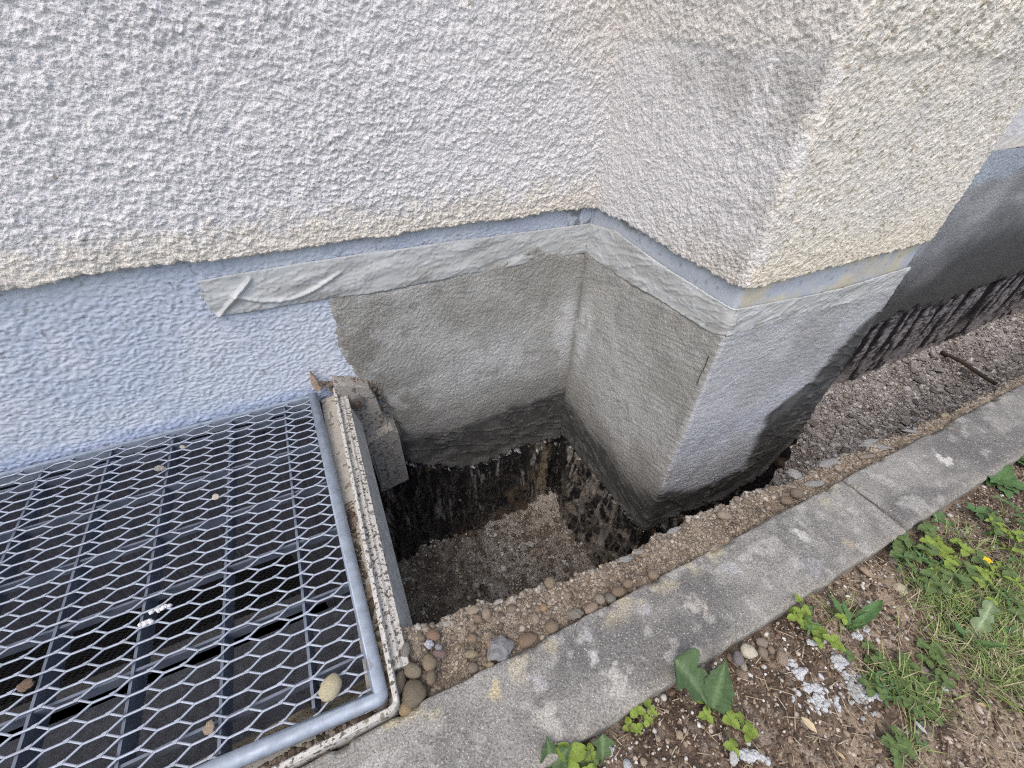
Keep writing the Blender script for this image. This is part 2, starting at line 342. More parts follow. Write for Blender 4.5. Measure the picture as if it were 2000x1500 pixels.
def mortar_fn(s, z):
    top, bot, dk = mfield(s, z)
    x = XB + s
    nz = fbm(s * 50, z * 50, 4, 71) - .5
    m = np.minimum(top - z + nz * .016, z - bot + nz * .03)
    m = np.where(s < 0, np.minimum(m, x - itp(ML, z) + nz * .016), m)
    side = (s > 0) & (s < s1); front = (s >= s1)
    str_ = np.where(side, fbm((s * .97 + z * .25) * 22, (z * .97 - s * .25) * 300, 3, 72), np.where(s < 0, fbm(s * 160, z * 190, 3, 73), fbm(s * 35, z * 220 + s * 40, 3, 74)))
    wf = z - dk
    wf = np.where(front, np.minimum(wf, itp(FX, z) - XB - (s - s1)), wf)
    wet = 1 - ss(np.where(side, -.04, -.022), np.where(side, .04, .022), wf + (fbm(s * 22, z * 40, 3, 75) - .5) * .035)
    grains = fbm(s * 300, z * 300, 2, 76)
    d = .007 + (str_ - .5) * .0026 * (1 - wet * .4) + (grains - .5) * .0036 * (1 - wet * .85) + (fbm(s * 9, z * 9, 3, 77) - .5) * .010
    ridge = fbm(s * 10 , z * 26 + s * 8, 3, 78); d = d + wet * (np.abs(ridge - .5) < .035) * .0035
    d = d + (1 - ss(0, .05, z - bot)) * .010
    d = d + blob(s, 0, .0, 0, .035, 1) * .010          # fillet in the inner corner
    d = d * ss(-.002, .014, m) - .005 * (1 - ss(-.004, .0, m)) - .05 * (1 - ss(-.02, -.004, m)) * (z < bot + .01)
    P = wallpt(s, z, d)
    n1 = fbm(s * 7, z * 9, 4, 80); n2 = fbm(s * 30, z * 30, 3, 81)
    c = cmix(full((.36, .36, .335), s), (.44, .44, .42), ss(.42, .62, n1))
    c = cmix(c, (.27, .267, .25), ss(.5, .7, n2) * .5)
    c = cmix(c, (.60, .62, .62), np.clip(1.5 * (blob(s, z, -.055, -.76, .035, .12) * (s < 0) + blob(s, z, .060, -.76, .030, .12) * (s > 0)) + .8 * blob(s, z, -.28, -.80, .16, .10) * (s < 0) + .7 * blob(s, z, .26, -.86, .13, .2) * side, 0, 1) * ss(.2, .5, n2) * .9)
    c = np.where(front[..., None], cmix(full((.49, .505, .53), s), (.41, .418, .43), ss(.4, .65, n1)), c)
    c = np.where((front & (z < -.75))[..., None], cmix(c, (.54, .58, .65), ss(-.75, -.9, z) * ss(.25, .55, n2) * .7), c)
    left = (s < 0) * (1 - ss(.06, .12, x - itp(ML, z))) * ss(.35, .6, n2) 
    c = cmix(c, (.23, .215, .19), left * .7)
    c = cmix(c, (.19, .19, .185), (1 - ss(0, .13, z - dk + (n2 - .5) * .06)) * .6 * (s < s1))
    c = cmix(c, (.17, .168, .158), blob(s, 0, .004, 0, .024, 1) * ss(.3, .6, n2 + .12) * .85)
    wc = cmix(full((.062, .063, .062), s), (.11, .11, .105), ss(.45, .7, n2))
    c = cmix(c, wc, wet)
    ck = np.abs(s - (s1 - .012) - (z + .62) * .05) < .0012
    c = np.where((ck & (z < -.545) & (z > -.63))[..., None], np.array((.02, .02, .02)), c)
    return P, c
mk = lambda s, z: (z < mfield(s, z)[0] + .03) & (z > mfield(s, z)[1] - .03) & ((s > 0) | (XB + s > itp(ML, z) - .03))
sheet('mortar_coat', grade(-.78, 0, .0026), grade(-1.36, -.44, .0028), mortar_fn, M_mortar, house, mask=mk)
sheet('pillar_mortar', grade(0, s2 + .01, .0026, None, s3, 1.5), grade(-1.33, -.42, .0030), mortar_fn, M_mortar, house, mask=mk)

# --------------------------------------------------------------- bitumen and foundation
def bit_fn(s, z):
    side = (s > 0) & (s < s1)
    n = fbm(s * 26, z * 26, 4, 90); w, r = worley(s * 60, z * 60, 91); n3 = fbm(s * 5, z * 7, 3, 92)
    drip = fbm(s * 80, z * 6, 3, 93)
    d = -.022 + n * .026 + np.abs(fbm(s * 40, z * 14, 3, 98) - .5) * .03 + fbm(s * 55 + fbm(s * 8, z * 8, 2, 87) * 3, z * 7, 4, 97) * .026 + np.clip(1 - worley(s * 40, z * 26, 86)[0] * 1.2, 0, 1) * .012 * ss(.45, .6, fbm(s * 8, z * 8, 2, 85))
    d = d + ss(-1.45, -1.75, z) * .03 * fbm(s * 10, z * 10, 3, 94)
    d = np.where(z > mfield(s, z)[1] - .012, np.minimum(d, -.012), d)
    c = full((.012, .012, .014), s)
    c = cmix(c, (.10, .075, .05), ss(.54, .70, n3 * .5 + n * .5 + .08 * ss(-1.45, -1.75, z)) * .8)
    c = cmix(c, (.40, .38, .36), ss(.60, .66, drip) * side * ss(-1.60, -1.35, z) * .6)
    c = cmix(c, (.26, .235, .20), side * ss(.46, .6, n) * ss(.05, .2, s) * .75)
    c = cmix(c, (.36, .36, .36), ss(.62, .72, fbm(s * 70, z * 8, 3, 95)) * ss(.45, .6, fbm(s * 8, z * 8, 2, 99)) * .5)
    c = cmix(c, (.20, .17, .12), (s < 0) * ss(-.16, -.10, s) * (1 - ss(-.06, -.03, s)) * ss(.4, .55, fbm(s * 60, z * 8, 3, 96)) * .8)
    return wallpt(s, z, d), c
bp1 = sheet('bitumen_coat', grade(-.80, 0, .0035), grade(-1.80, -1.02, .0035), bit_fn, M_bitumen, house)
bp2 = sheet('pillar_bitumen', grade(0, s2, .0035, None, s3, 1.4), grade(-1.80, -1.0, .0035), bit_fn, M_bitumen, house)
# far wall: smooth cement band then streaked bitumen
FW = [(s3 + p[0] - XD, p[2]) for p in [(2.8179, 1.0, -1.2656), (3.3066, 1.0, -1.2377), (3.6229, 1.0, -1.2617), (3.9137, 1.0, -1.2465), (4.2967, 1.0, -1.2785), (4.62, 1.0, -1.2513)]]
FWD = [(s3 + p[0] - XD, p[2]) for p in [(2.7918, 1.0, -0.9079), (3.0597, 1.0, -0.8099), (3.2711, 1.0, -0.7018), (3.6272, 1.0, -0.6472)]]
FWL = [(s3 + p[0] - XD, p[2]) for p in [(2.8456, 1.0, -0.499), (3.1459, 1.0, -0.4788), (3.2803, 1.0, -0.4362)]]
def far_fn(s, z):
    e = itp(FW, s) + (fbm(s * 3, z * 0, 3, 101) - .5) * .16 + (fbm(s * 20, z * 0, 2, 102) - .5) * .08
    cem = ss(-.02, .02, z - e)
    st = fbm(s * 18 + z * 1.2, z * .8, 3, 103); st2 = fbm(s * 50, z * 5, 3, 104)
    d = cem * (.03 + fbm(s * 3, z * 6, 3, 105) * .012) + (1 - cem) * (ss(.4, .6, st) * .016 + fbm(s * 40, z * 14, 3, 106) * .018 - .02)
    n = fbm(s * 3, z * 5, 4, 107)
    c = cmix(full((.27, .28, .29), s), (.38, .39, .40), ss(.4, .65, n))
    c = cmix(c, (.095, .096, .094), 1 - ss(-.22, .16, z - itp(FWD, s) + .05 + (n - .5) * .25))
    c = cmix(c, (.42, .47, .53), ss(-.02, .02, z - itp(FWL, s) + (n - .5) * .06))
    b = cmix(full((.014, .013, .016), s), (.36, .35, .38), ss(.50, .58, st * .75 + st2 * .25) * lerp(.15, 1, ss(.36, .56, fbm(s * 60, z * 90, 2, 108))))
    b = cmix(b, (.36, .34, .35), ss(-1.55, -1.75, z) * ss(.4, .6, fbm(s * 20, z * 20, 3, 109)) * .9)
    return wallpt(s, z, d), cmix(b, c, cem)
sheet('far_wall_coat', grade(s3, s3 + 5.0, .012, None, s3 + 14, 1.3), grade(-1.95, -.36, .008), far_fn, material('far_wall_coat', .6, ((160, .7, 6.0), (500, .5, 2.0)), .15, 120, roughvar=(60, .4, .8)), house, label='smeared cement band above streaked black bitumen beyond the pillar')

# ------------------------------------------------------------------ basement window with a perforated screen
win = empty('basement_window', (-.89, 1.03, -1.9), label='dark basement window behind a perforated screen, seen through the metal grate', cat='window')
def boxes(name, bl, mat, parent=None, bevel=0, smooth=False, **k):
    V = []; F = []
    for (x0, x1, y0, y1, z0, z1) in bl:
        b = len(V); V += [(x0, y0, z0), (x1, y0, z0), (x1, y1, z0), (x0, y1, z0), (x0, y0, z1), (x1, y0, z1), (x1, y1, z1), (x0, y1, z1)]
        F += [(b, b + 3, b + 2, b + 1), (b + 4, b + 5, b + 6, b + 7), (b, b + 1, b + 5, b + 4), (b + 1, b + 2, b + 6, b + 5), (b + 2, b + 3, b + 7, b + 6), (b + 3, b, b + 4, b + 7)]
    o = link(name, mesh(name, V, F, mat, None, smooth), parent, **k)
    if bevel:
        md = o.modifiers.new('bevel', 'BEVEL'); md.width = bevel * S; md.segments = 2
    return o
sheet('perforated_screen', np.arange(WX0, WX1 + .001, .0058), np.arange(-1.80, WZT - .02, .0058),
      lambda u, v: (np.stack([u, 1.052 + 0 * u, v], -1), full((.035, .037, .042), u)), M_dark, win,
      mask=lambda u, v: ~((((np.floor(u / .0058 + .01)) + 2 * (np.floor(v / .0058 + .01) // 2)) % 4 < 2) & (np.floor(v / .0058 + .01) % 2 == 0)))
boxes('frame', [(WX0 - .01, WX1 + .01, 1.012, 1.075, WZT - .022, WZT + .01), (WX1 - .018, WX1 + .012, 1.012, 1.075, -1.82, WZT - .022), (WX0 - .012, WX0 + .018, 1.012, 1.075, -1.82, WZT - .022), (WX0, WX1, 1.0, 1.08, -1.84, -1.805)],
      material('window_frame', .6, ((200, .2, .4),), .15, 100, attr=False, color=(.10, .105, .115)), win)
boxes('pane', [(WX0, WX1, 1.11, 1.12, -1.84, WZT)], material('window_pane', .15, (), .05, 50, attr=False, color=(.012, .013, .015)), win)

# ------------------------------------------------------------------ sweeps
def sweep(name, path2, prof, mat, parent, closed=True, r=.012, col=None, smooth=False, **k):
    """path2: list of (x,y) on the plan; prof: list of (outward offset, z). outward = right-hand side of travel reversed"""
    pts = []
    n = len(path2)
    for i, p in enumerate(path2):
        p = np.array(p, float)
        if 0 < i < n - 1:
            a = np.array(path2[i - 1]) - p; b = np.array(path2[i + 1]) - p; a /= np.linalg.norm(a); b /= np.linalg.norm(b)
            for t in np.linspace(0, 1, 7):
                q0 = p + a * r; q1 = p + b * r
                pts.append((1 - t) ** 2 * q0 + 2 * t * (1 - t) * p + t * t * q1)
        else: pts.append(p)
    # subdivide long runs for wobble
    out = [pts[0]]
    for a, b in zip(pts[:-1], pts[1:]):
        L_ = np.linalg.norm(b - a); m = max(1, int(L_ / .05))
        for j in range(1, m + 1): out.append(a + (b - a) * j / m)
    pts = np.array(out); T = np.gradient(pts, axis=0); T /= np.linalg.norm(T, axis=1)[:, None] + 1e-9
    Nn = np.stack([-T[:, 1], T[:, 0]], 1)
    V = []; F = []; K = len(prof)
    for i in range(len(pts)):
        for (o, z) in prof:
            w = (vn(np.array(i * .7), np.array(2.), 7) - .5) * .002
            V.append((pts[i, 0] + Nn[i, 0] * o, pts[i, 1] + Nn[i, 1] * o, z + w))
    for i in range(len(pts) - 1):
        for j in range(K if closed else K - 1):
            a = i * K + j; b = i * K + (j + 1) % K; F.append((a, b, b + K, a + K))
    if closed: F.append(tuple(range(K))[::-1]); F.append(tuple((len(pts) - 1) * K + j for j in range(K)))
    return link(name, mesh(name, V, F, mat, None, smooth), parent, **k)

well = empty('light_well', (-.06, .6, -1.9), label='dirty white plastic light well frame sunk beside the dug pit, holding the metal grate', cat='light well')
rib = [(-.043, .998), (-.0605, .218), (-2.2, .222)]        # travelling towards the viewer, then left: outward is on the left-hand side of travel
# travelling -y: T=(0,-1) -> N=(1,0): outward = +x ; travelling -x: T=(-1,0) -> N=(0,-1): outward = towards the kerb
sweep('rim', rib, [(-.003, -.80), (-.003, -.760), (-.001, -.7575), (.004, -.7575), (.0055, -.760), (.0055, -.80)], M_plastic, well)
sweep('ledge', [(-.043, .985), (-.0605, .218), (-2.2, .222)], [(-.040, -.80), (-.040, -.792), (-.003, -.784), (-.003, -.80)], M_ledge, well)
sweep('flange', [(-.0435, .975), (-.0595, .268)], [(.0055, -.800), (.0055, -.772), (.016, -.770), (.020, -.774), (.0285, -.776), (.030, -.782), (.026, -.800)], M_plastic, well)
sweep('skirt', [(-.046, .93), (-.0590, .285)], [(.028, -.781), (.0465, -.862), (.043, -.863), (.024, -.79)], material('skirt_plastic', .7, ((300, .3, .5),), .2, 120, attr=False, color=(.44, .44, .43)), well)
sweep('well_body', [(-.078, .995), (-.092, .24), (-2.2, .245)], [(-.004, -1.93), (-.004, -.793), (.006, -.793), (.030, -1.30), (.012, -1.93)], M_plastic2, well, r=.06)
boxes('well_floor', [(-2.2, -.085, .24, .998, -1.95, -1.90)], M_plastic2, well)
# rear clamp bracket
BR = [(p[0], p[2]) for p in [(-0.0399, 0.955, -0.7281), (0.0061, 0.955, -0.7437), (0.0449, 0.955, -0.7661), (0.057, 0.955, -0.8238), (0.0619, 0.955, -0.8804), (0.0878, 0.955, -0.9472), (0.0901, 0.955, -1.0178), (-0.0323, 0.955, -1.0011), (-0.0598, 0.955, -0.9101)]]
BL = [(p[0], p[2]) for p in [(-0.0247, 0.94, -0.9501), (0.0768, 0.94, -0.9152), (0.0922, 0.94, -0.9348), (0.0946, 0.94, -1.1628), (0.0029, 0.94, -1.1817), (-0.0012, 0.94, -1.0482)]]
def prism(name, poly, y0, y1, mat, parent, bevel=.002, **k):
    n = len(poly); V = [(x, y0, z) for x, z in poly] + [(x, y1, z) for x, z in poly]
    F = [tuple(range(n))[::-1], tuple(range(n, 2 * n))] + [(i, (i + 1) % n, (i + 1) % n + n, i + n) for i in range(n)]
    o = link(name, mesh(name, V, F, mat, None, False), parent, **k)
    if bevel:
        md = o.modifiers.new('bevel', 'BEVEL'); md.width = bevel * S; md.segments = 2
    return o
M_br = material('dirty_bracket', .8, ((300, .7, 1.2),), .22, 160, attr=False, color=(.33, .31, .28), speck=((150, .58, (.14, .12, .10)), (420, .64, (.10, .085, .07))))
br = prism('bracket', BR, .955, 1.0, M_br, well, .004)
prism('bracket_foot', BL, .925, 1.0, M_br, br, .003)
BG = [(0.0227, 0.925, -0.9837), (0.0503, 0.925, -0.9828), (0.0597, 0.925, -0.9825)]
for i, g in enumerate([(0.0088, 0.925, -1.0364), (0.037, 0.925, -1.0261), (0.0659, 0.925, -1.0232)]):
    boxes('bracket_groove', [(g[0] - .0012, g[0] + .0012, .9225, .926, g[2] - .10, g[2] + .035)], M_br, br)
def disc(name, c, r, y0, y1, n, mat, parent, **k):
    V = [(c[0] + r * math.cos(6.2832 * i / n), y0, c[2] + r * math.sin(6.2832 * i / n)) for i in range(n)] + [(c[0] + r * math.cos(6.2832 * i / n), y1, c[2] + r * math.sin(6.2832 * i / n)) for i in range(n)]
    F = [tuple(range(n)), tuple(range(n, 2 * n))[::-1]] + [(i, i + n, (i + 1) % n + n, (i + 1) % n) for i in range(n)]
    o = link(name, mesh(name, V, F, mat, None, False), parent, **k)
    md = o.modifiers.new('bevel', 'BEVEL'); md.width = .0015 * S; md.segments = 2
    return o
bc = [(0.0028, 0.95, -0.8014)][0]
bolt = disc('washer', bc, .021, .946, .957, 24, material('grey_washer', .6, (), .2, 100, attr=False, color=(.16, .15, .14)), br)
disc('bolt', bc, .0105, .932, .946, 6, M_rust, br, label='rusty bolt head')
# crumbled render and foam round the frame's end
def crumble(name, pts, mat, size, seed, parent=None, **k):
    r = np.random.default_rng(seed); V = []; F = []
    for (x, y, z) in pts:
        b = len(V); s_ = size * r.uniform(.5, 1.3)
        Q = icoV * s_ * r.uniform(.5, 1.2, 3) * r.uniform(.75, 1.15, (len(icoV), 1)) + (x, y, z)
        V += [tuple(q) for q in Q]; F += [tuple(b + i for i in f) for f in icoF]
    return link(name, mesh(name, V, F, mat, None, True), parent, **k)
_t = (1 + 5 ** .5) / 2
icoV = np.array([(-1, _t, 0), (1, _t, 0), (-1, -_t, 0), (1, -_t, 0), (0, -1, _t), (0, 1, _t), (0, -1, -_t), (0, 1, -_t), (_t, 0, -1), (_t, 0, 1), (-_t, 0, -1), (-_t, 0, 1)]) / 1.9
icoF = np.array([(0, 11, 5), (0, 5, 1), (0, 1, 7), (0, 7, 10), (0, 10, 11), (1, 5, 9), (5, 11, 4), (11, 10, 2), (10, 7, 6), (7, 1, 8), (3, 9, 4), (3, 4, 2), (3, 2, 6), (3, 6, 8), (3, 8, 9), (4, 9, 5), (2, 4, 11), (6, 2, 10), (8, 6, 7), (9, 8, 1)])
cr = [(-0.0676, 0.985, -0.742), (-0.0481, 0.985, -0.7415), (-0.0298, 0.985, -0.7476), (-0.0142, 0.985, -0.7492), (0.0088, 0.985, -0.7551), (0.028, 0.985, -0.7615), (0.0394, 0.985, -0.7746), (0.0638, 0.985, -0.7962), (0.069, 0.985, -0.8332), (-0.0589, 0.985, -0.7594), (0.0533, 0.985, -0.7755), (0.0653, 0.985, -0.8122), (0.0723, 0.985, -0.8753), (0.0859, 0.985, -0.9344), (-0.0336, 0.985, -0.7645), (-0.0026, 0.985, -0.7641)]
crumble('broken_render', [(x + rng.normal(0, .006), y + rng.normal(0, .004), z + rng.normal(0, .005)) for (x, y, z) in cr for _ in range(4)],
        material('broken_render', .95, ((400, .9, 2),), .4, 200, attr=False, color=(.20, .155, .12)), .0065, 4, house, kind='stuff')

# ------------------------------------------------------------------ grate
grate = empty('metal_grate', (-.5, .6, -.77), label='galvanised expanded-metal grate with a rounded tube edge covering the light well', cat='grate')
ZG = -.770
def tube(name, pts, r, mat, parent, n=12, **k):
    pts = np.array(pts, float); T = np.gradient(pts, axis=0); T /= np.linalg.norm(T, axis=1)[:, None]
    V = []; F = []
    up = np.array([0, 0, 1.])
    for p, t in zip(pts, T):
        a = np.cross(t, up); a /= np.linalg.norm(a) + 1e-9; b = np.cross(a, t)
        for i in range(n):
            th = 2 * math.pi * i / n; V.append(p + r * (math.cos(th) * a + math.sin(th) * b))
    for i in range(len(pts) - 1):
        for j in range(n): F.append((i * n + j, i * n + (j + 1) % n, (i + 1) * n + (j + 1) % n, (i + 1) * n + j))
    F.append(tuple(range(n))[::-1]); F.append(tuple((len(pts) - 1) * n + j for j in range(n)))
    return link(name, mesh(name, np.array(V), F, mat, None, True), parent, **k)
RT = .0115
A0 = np.array((-.098, .985, ZG)); A1 = np.array((-.0795, .240, ZG)); A2 = np.array((-.29, .2545, ZG)); A3 = np.array((-2.0, .30, ZG))
def corner_pts(a, c, b, r=.004):
    u = (a - c) / np.linalg.norm(a - c); v = (b - c) / np.linalg.norm(b - c)
    return [(1 - t) ** 2 * (c + u * r) + 2 * t * (1 - t) * c + t * t * (c + v * r) for t in np.linspace(0, 1, 5)]
fr_o = tube('frame_tube', [A0] + corner_pts(A0, A1, A2) + [A2, A3], RT, M_zinc, grate, 16)
boxes('rear_bar', [(-2.0, -.104, .978, .986, ZG - .03, ZG + .004)], M_zinc, grate)
WEB = .040
for xb in [-.172 - .1225 * i for i in range(15)]:
    boxes('support_bar', [(xb - .0022, xb + .0022, .27 if xb > -.3 else .285, .978, ZG - WEB - .004, ZG - .0045)], M_bar, grate)
for yb in (.313, .437, .561, .686, .812, .940):
    boxes('cross_bar', [(-1.98, -.092, yb - .0022, yb + .0022, ZG - .030, ZG - .0075)], M_bar, grate)
# expanded sheet: bonds along x, slanting strands between them
PXH, PYH, BH = .0445, .0256, .0122
V = []; F = []
def strand(a, b, w=.00145, h=.0014):
    a = np.array(a, float); b = np.array(b, float); t = b - a; t /= np.linalg.norm(t); n_ = np.array((-t[1], t[0], 0.)); k = len(V)
    a = a - t * .0013; b = b + t * .0013
    for p in (a, b):
        for (o, z) in ((-w, -h), (w, -h), (w, h), (-w, h)): V.append(p + n_ * o + np.array((0, 0, z)))
    F.extend([(k, k + 1, k + 5, k + 4), (k + 1, k + 2, k + 6, k + 5), (k + 2, k + 3, k + 7, k + 6), (k + 3, k, k + 4, k + 7)])
x0m = -.257 - BH; y0m = .641
def front_y(x): return np.interp(x, [-2.0, -.29, -.0795], [.30, .2545, .240])
for i in range(-39, 5):
    xc = x0m + i * PXH
    for j in range(-20, 18):
        yc = y0m + j * PYH + (.0128 if i % 2 else 0.)
        if yc > .985 or yc < front_y(xc) - .012 or xc < -1.95: continue
        xr = -.09
        if xc - BH < xr: strand((xc - BH, yc, ZG + .0002), (min(xc + BH, xr), yc, ZG + .0002), .0015)
        if xc + BH < xr:
            V_ = len(V); V += [(xc + BH - .0042, yc - .0018, ZG + .0022), (xc + BH + .0012, yc - .0030, ZG + .0022), (xc + BH + .0040, yc + .0034, ZG + .0022), (xc + BH - .0042, yc + .0018, ZG + .0022)] * 2 if xc + BH + .004 < xr else []; F += [(V_, V_ + 1, V_ + 2, V_ + 3)] if len(V) > V_ else []
            for dy in (.0128, -.0128):
                ex = xc + PXH - BH; ey = yc + dy; t_ = 1.
                if ex > xr: t_ = (xr - xc - BH) / (ex - xc - BH)
                if ey < .99 and ey > front_y(ex) - .012: strand((xc + BH, yc, ZG), (xc + BH + (ex - xc - BH) * t_, yc + dy * t_, ZG), .0014)
link('expanded_mesh', mesh('expanded_mesh', np.array(V), np.array(F), M_mesh, None, False), grate)

# ------------------------------------------------------------------ kerb stones
def kerb(x0, x1, fine, label, dz=0., seed=0, yo=0.):
    """one long kerb stone: section swept along x"""
    H = .24; y0, y1, zt = .069 + yo, .2085 + yo, -.770 + dz
    prof = [(y0, zt - H), (y0, zt - .006)] + [(y0 + .005 - .005 * math.cos(a), zt - .005 + .005 * math.sin(a)) for a in np.linspace(0, 1.57, 4)]
    prof += [(y, zt) for y in np.linspace(y0 + .008, y1 - .006, 46)] + [(y1 - .004 + .004 * math.sin(a), zt - .004 + .004 * math.cos(a)) for a in np.linspace(0, 1.57, 4)] + [(y1, zt - .01), (y1, zt - H)]
    prof = np.array(prof)
    Uv = np.arange(x0, x1 + fine * .5, fine)
    def fn(u, v):
        k = np.clip(v.astype(int), 0, len(prof) - 1); y = prof[k, 0]; z = prof[k, 1]
        endr = np.minimum(u - x0, x1 - u)
        z = z + (fbm(u * 8, y * 8, 3, 200 + seed) - .5) * .006 + (fbm(u * 120, y * 120, 3, 201 + seed) - .5) * .0022 - (1 - ss(0, .008, endr)) * .005 * (z > zt - .02)
        chipn = fbm(u * 18, y * 0 + 3, 3, 203 + seed); lo = ss(.62, .75, chipn) * (1 - ss(0, .012, y - y0)) + ss(.60, .72, fbm(u * 22, y * 0 + 9, 3, 204 + seed)) * (1 - ss(0, .010, y1 - y))
        z = z - lo * .010
        y = y + (fbm(u * 30, u * 0 + 4, 4, 206 + seed) - .5) * .007 * (1 - ss(0, .02, y - y0)) + (fbm(u * 26, u * 0 + 7, 4, 207 + seed) - .5) * .007 * (1 - ss(0, .02, y1 - y)) * (k < 55)
        uj = u + np.where(endr < .004, (fbm(y * 45, y * 0 + seed, 3, 205) - .5) * .010, 0)
        n = fbm(u * 9, y * 9, 4, 210 + seed); n2 = fbm(u * 35, y * 35, 3, 211 + seed)
        c = cmix(full((.20, .196, .186), u), (.295, .286, .265), ss(.36, .66, n) * .8)
        c = cmix(c, (.36, .355, .335), ss(.45, .7, fbm(u * 60, y * 60, 3, 219)) * .45)
        c = cmix(c, (.125, .123, .122), ss(.42, .66, fbm(u * 8, y * 12, 4, 212 + seed)) * .7)
        c = cmix(c, (.43, .425, .40), ss(.62, .78, n2) * .6)
        c = cmix(c, (.42, .385, .27), ss(.64, .74, fbm(u * 16, y * 16, 3, 213 + seed)) * (1 - ss(0, .05, y1 - y)) * .9)
        for (bx, by, r_, cc) in lich:
            dd = np.hypot(u - bx, y - by) / r_ + (fbm(u * 100, y * 100, 4, 214) - .5) * 2.2
            c = cmix(c, cc, (1 - ss(.45, 1.15, dd)) * .8)
        c = cmix(c, (.33, .31, .26), (1 - ss(0, .02, y - y0)) * .5)
        return np.stack([uj, y, z], -1), c
    U2 = np.concatenate([[x0], Uv, [x1]]) if False else Uv
    o = sheet('kerb_stone', Uv, np.arange(len(prof)), fn, M_kerb, None)
    # end caps
    me = o.data
    tag(o, label, 'kerb', 'kerb stones along the flower bed')
    o.name = 'kerb_stone'
    import bmesh
    bm = bmesh.new(); bm.from_mesh(me); bm.verts.ensure_lookup_table(); K = len(prof); nU = len(Uv)
    bm.faces.new([bm.verts[i] for i in range(K)]); bm.faces.new([bm.verts[(nU - 1) * K + i] for i in range(K)][::-1]); bm.to_mesh(me); bm.free()
    return o
lich = [(p[0], p[1], r_, c_) for p, r_, c_ in zip([(0.4457, 0.1382, -0.77), (0.2402, 0.1815, -0.77), (0.2572, 0.1062, -0.77), (0.1368, 0.11, -0.77), (0.2396, 0.1505, -0.77), (0.7432, 0.1552, -0.77), (1.2457, 0.1449, -0.77), (0.7821, 0.0401, -0.77), (0.3539, 0.0998, -0.77), (0.077, 0.1722, -0.77), (0.0815, 0.1881, -0.77), (0.1226, 0.1916, -0.77), (0.8133, 0.1049, -0.77), (0.1422, 0.1598, -0.77), (0.362, 0.1741, -0.77), (0.5598, 0.1637, -0.77), (0.2527, 0.234, -0.77), (0.9105, 0.2097, -0.77), (1.0439, 0.1649, -0.77), (0.7029, 0.098, -0.77)],
        [.020, .013, .022, .024, .011, .014, .018, .010, .012, .010, .005, .018, .012, .014, .010, .014, .020, .02, .02, .018],
        [(.50, .48, .43), (.42, .42, .42), (.46, .45, .42), (.47, .46, .42), (.55, .55, .53), (.52, .52, .50), (.70, .69, .66), (.42, .40, .34), (.46, .45, .42), (.55, .48, .30), (.55, .48, .30), (.44, .41, .32), (.36, .31, .24), (.40, .40, .40), (.40, .40, .41), (.40, .40, .41), (.42, .40, .35), (.38, .37, .28), (.42, .42, .40), (.34, .34, .36)])]
kerb(-.842, .9585, .0030, 'long grey kerb stone in front of the light well and pit, left of the joint', 0, 0)
kerb(.9625, 2.76, .0035, 'grey kerb stone beyond the open joint, beside the right-hand trench', .001, 5, .002)
kerb(2.765, 4.56, .02, 'farthest kerb stone in the run, at the right edge of the photo', 0, 9)
kerb(-2.65, -.847, .02, 'kerb stone left of the light well corner, mostly outside the picture', 0, 12)
# mortar bed seen in the joint
boxes('joint_bed', [(.953, .968, .085, .200, -1.0, -.785)], M_soil, None, kind='structure')

# ------------------------------------------------------------------ soil strip between pit and kerb (with the near bank)
RE = [(p[0], p[1]) for p in [(-0.0507, 0.3303, -0.795), (-0.0155, 0.33, -0.795), (0.0279, 0.3226, -0.795), (0.0737, 0.3184, -0.795), (0.1281, 0.3068, -0.795), (0.1659, 0.3002, -0.795), (0.2072, 0.2985, -0.795), (0.2455, 0.2892, -0.795), (0.2897, 0.2881, -0.795), (0.3413, 0.2866, -0.795), (0.3794, 0.2805, -0.795), (0.4284, 0.2792, -0.795), (0.5013, 0.288, -0.795), (0.5258, 0.2846, -0.795), (0.6011, 0.2891, -0.795), (0.6547, 0.2829, -0.795), (0.7393, 0.2886, -0.795), (0.8297, 0.2663, -0.795), (0.8936, 0.2614, -0.795), (0.9865, 0.2751, -0.795), (1.114, 0.2539, -0.795), (1.1595, 0.256, -0.795), (1.3144, 0.2421, -0.795), (1.4831, 0.24, -0.795), (1.6668, 0.2365, -0.795), (1.9258, 0.2416, -0.795)]]
def soil_col(x, y, seed):
    n = fbm(x * 14, y * 14, 4, seed); n2 = fbm(x * 50, y * 50, 3, seed + 1)
    c = cmix(full((.165, .135, .105), x), (.29, .245, .195), ss(.36, .60, n))
    c = cmix(c, (.37, .33, .275), ss(.50, .72, n2) * .6)
    return cmix(c, (.09, .068, .052), ss(.58, .72, fbm(x * 24, y * 24, 3, seed + 2)) * .5)
def strip_z(x, y):
    w, r = worley(x * 34, y * 34, 301)
    return -.792 + (fbm(x * 12, y * 12, 4, 302) - .5) * .03 + np.clip(1 - w * 1.3, 0, 1) * .009 * r + (fbm(x * 150, y * 150, 2, 303) - .5) * .005
def edge_y(x): return itp(RE, x) + (fbm(x * 45, x * 0, 3, 304) - .5) * .022
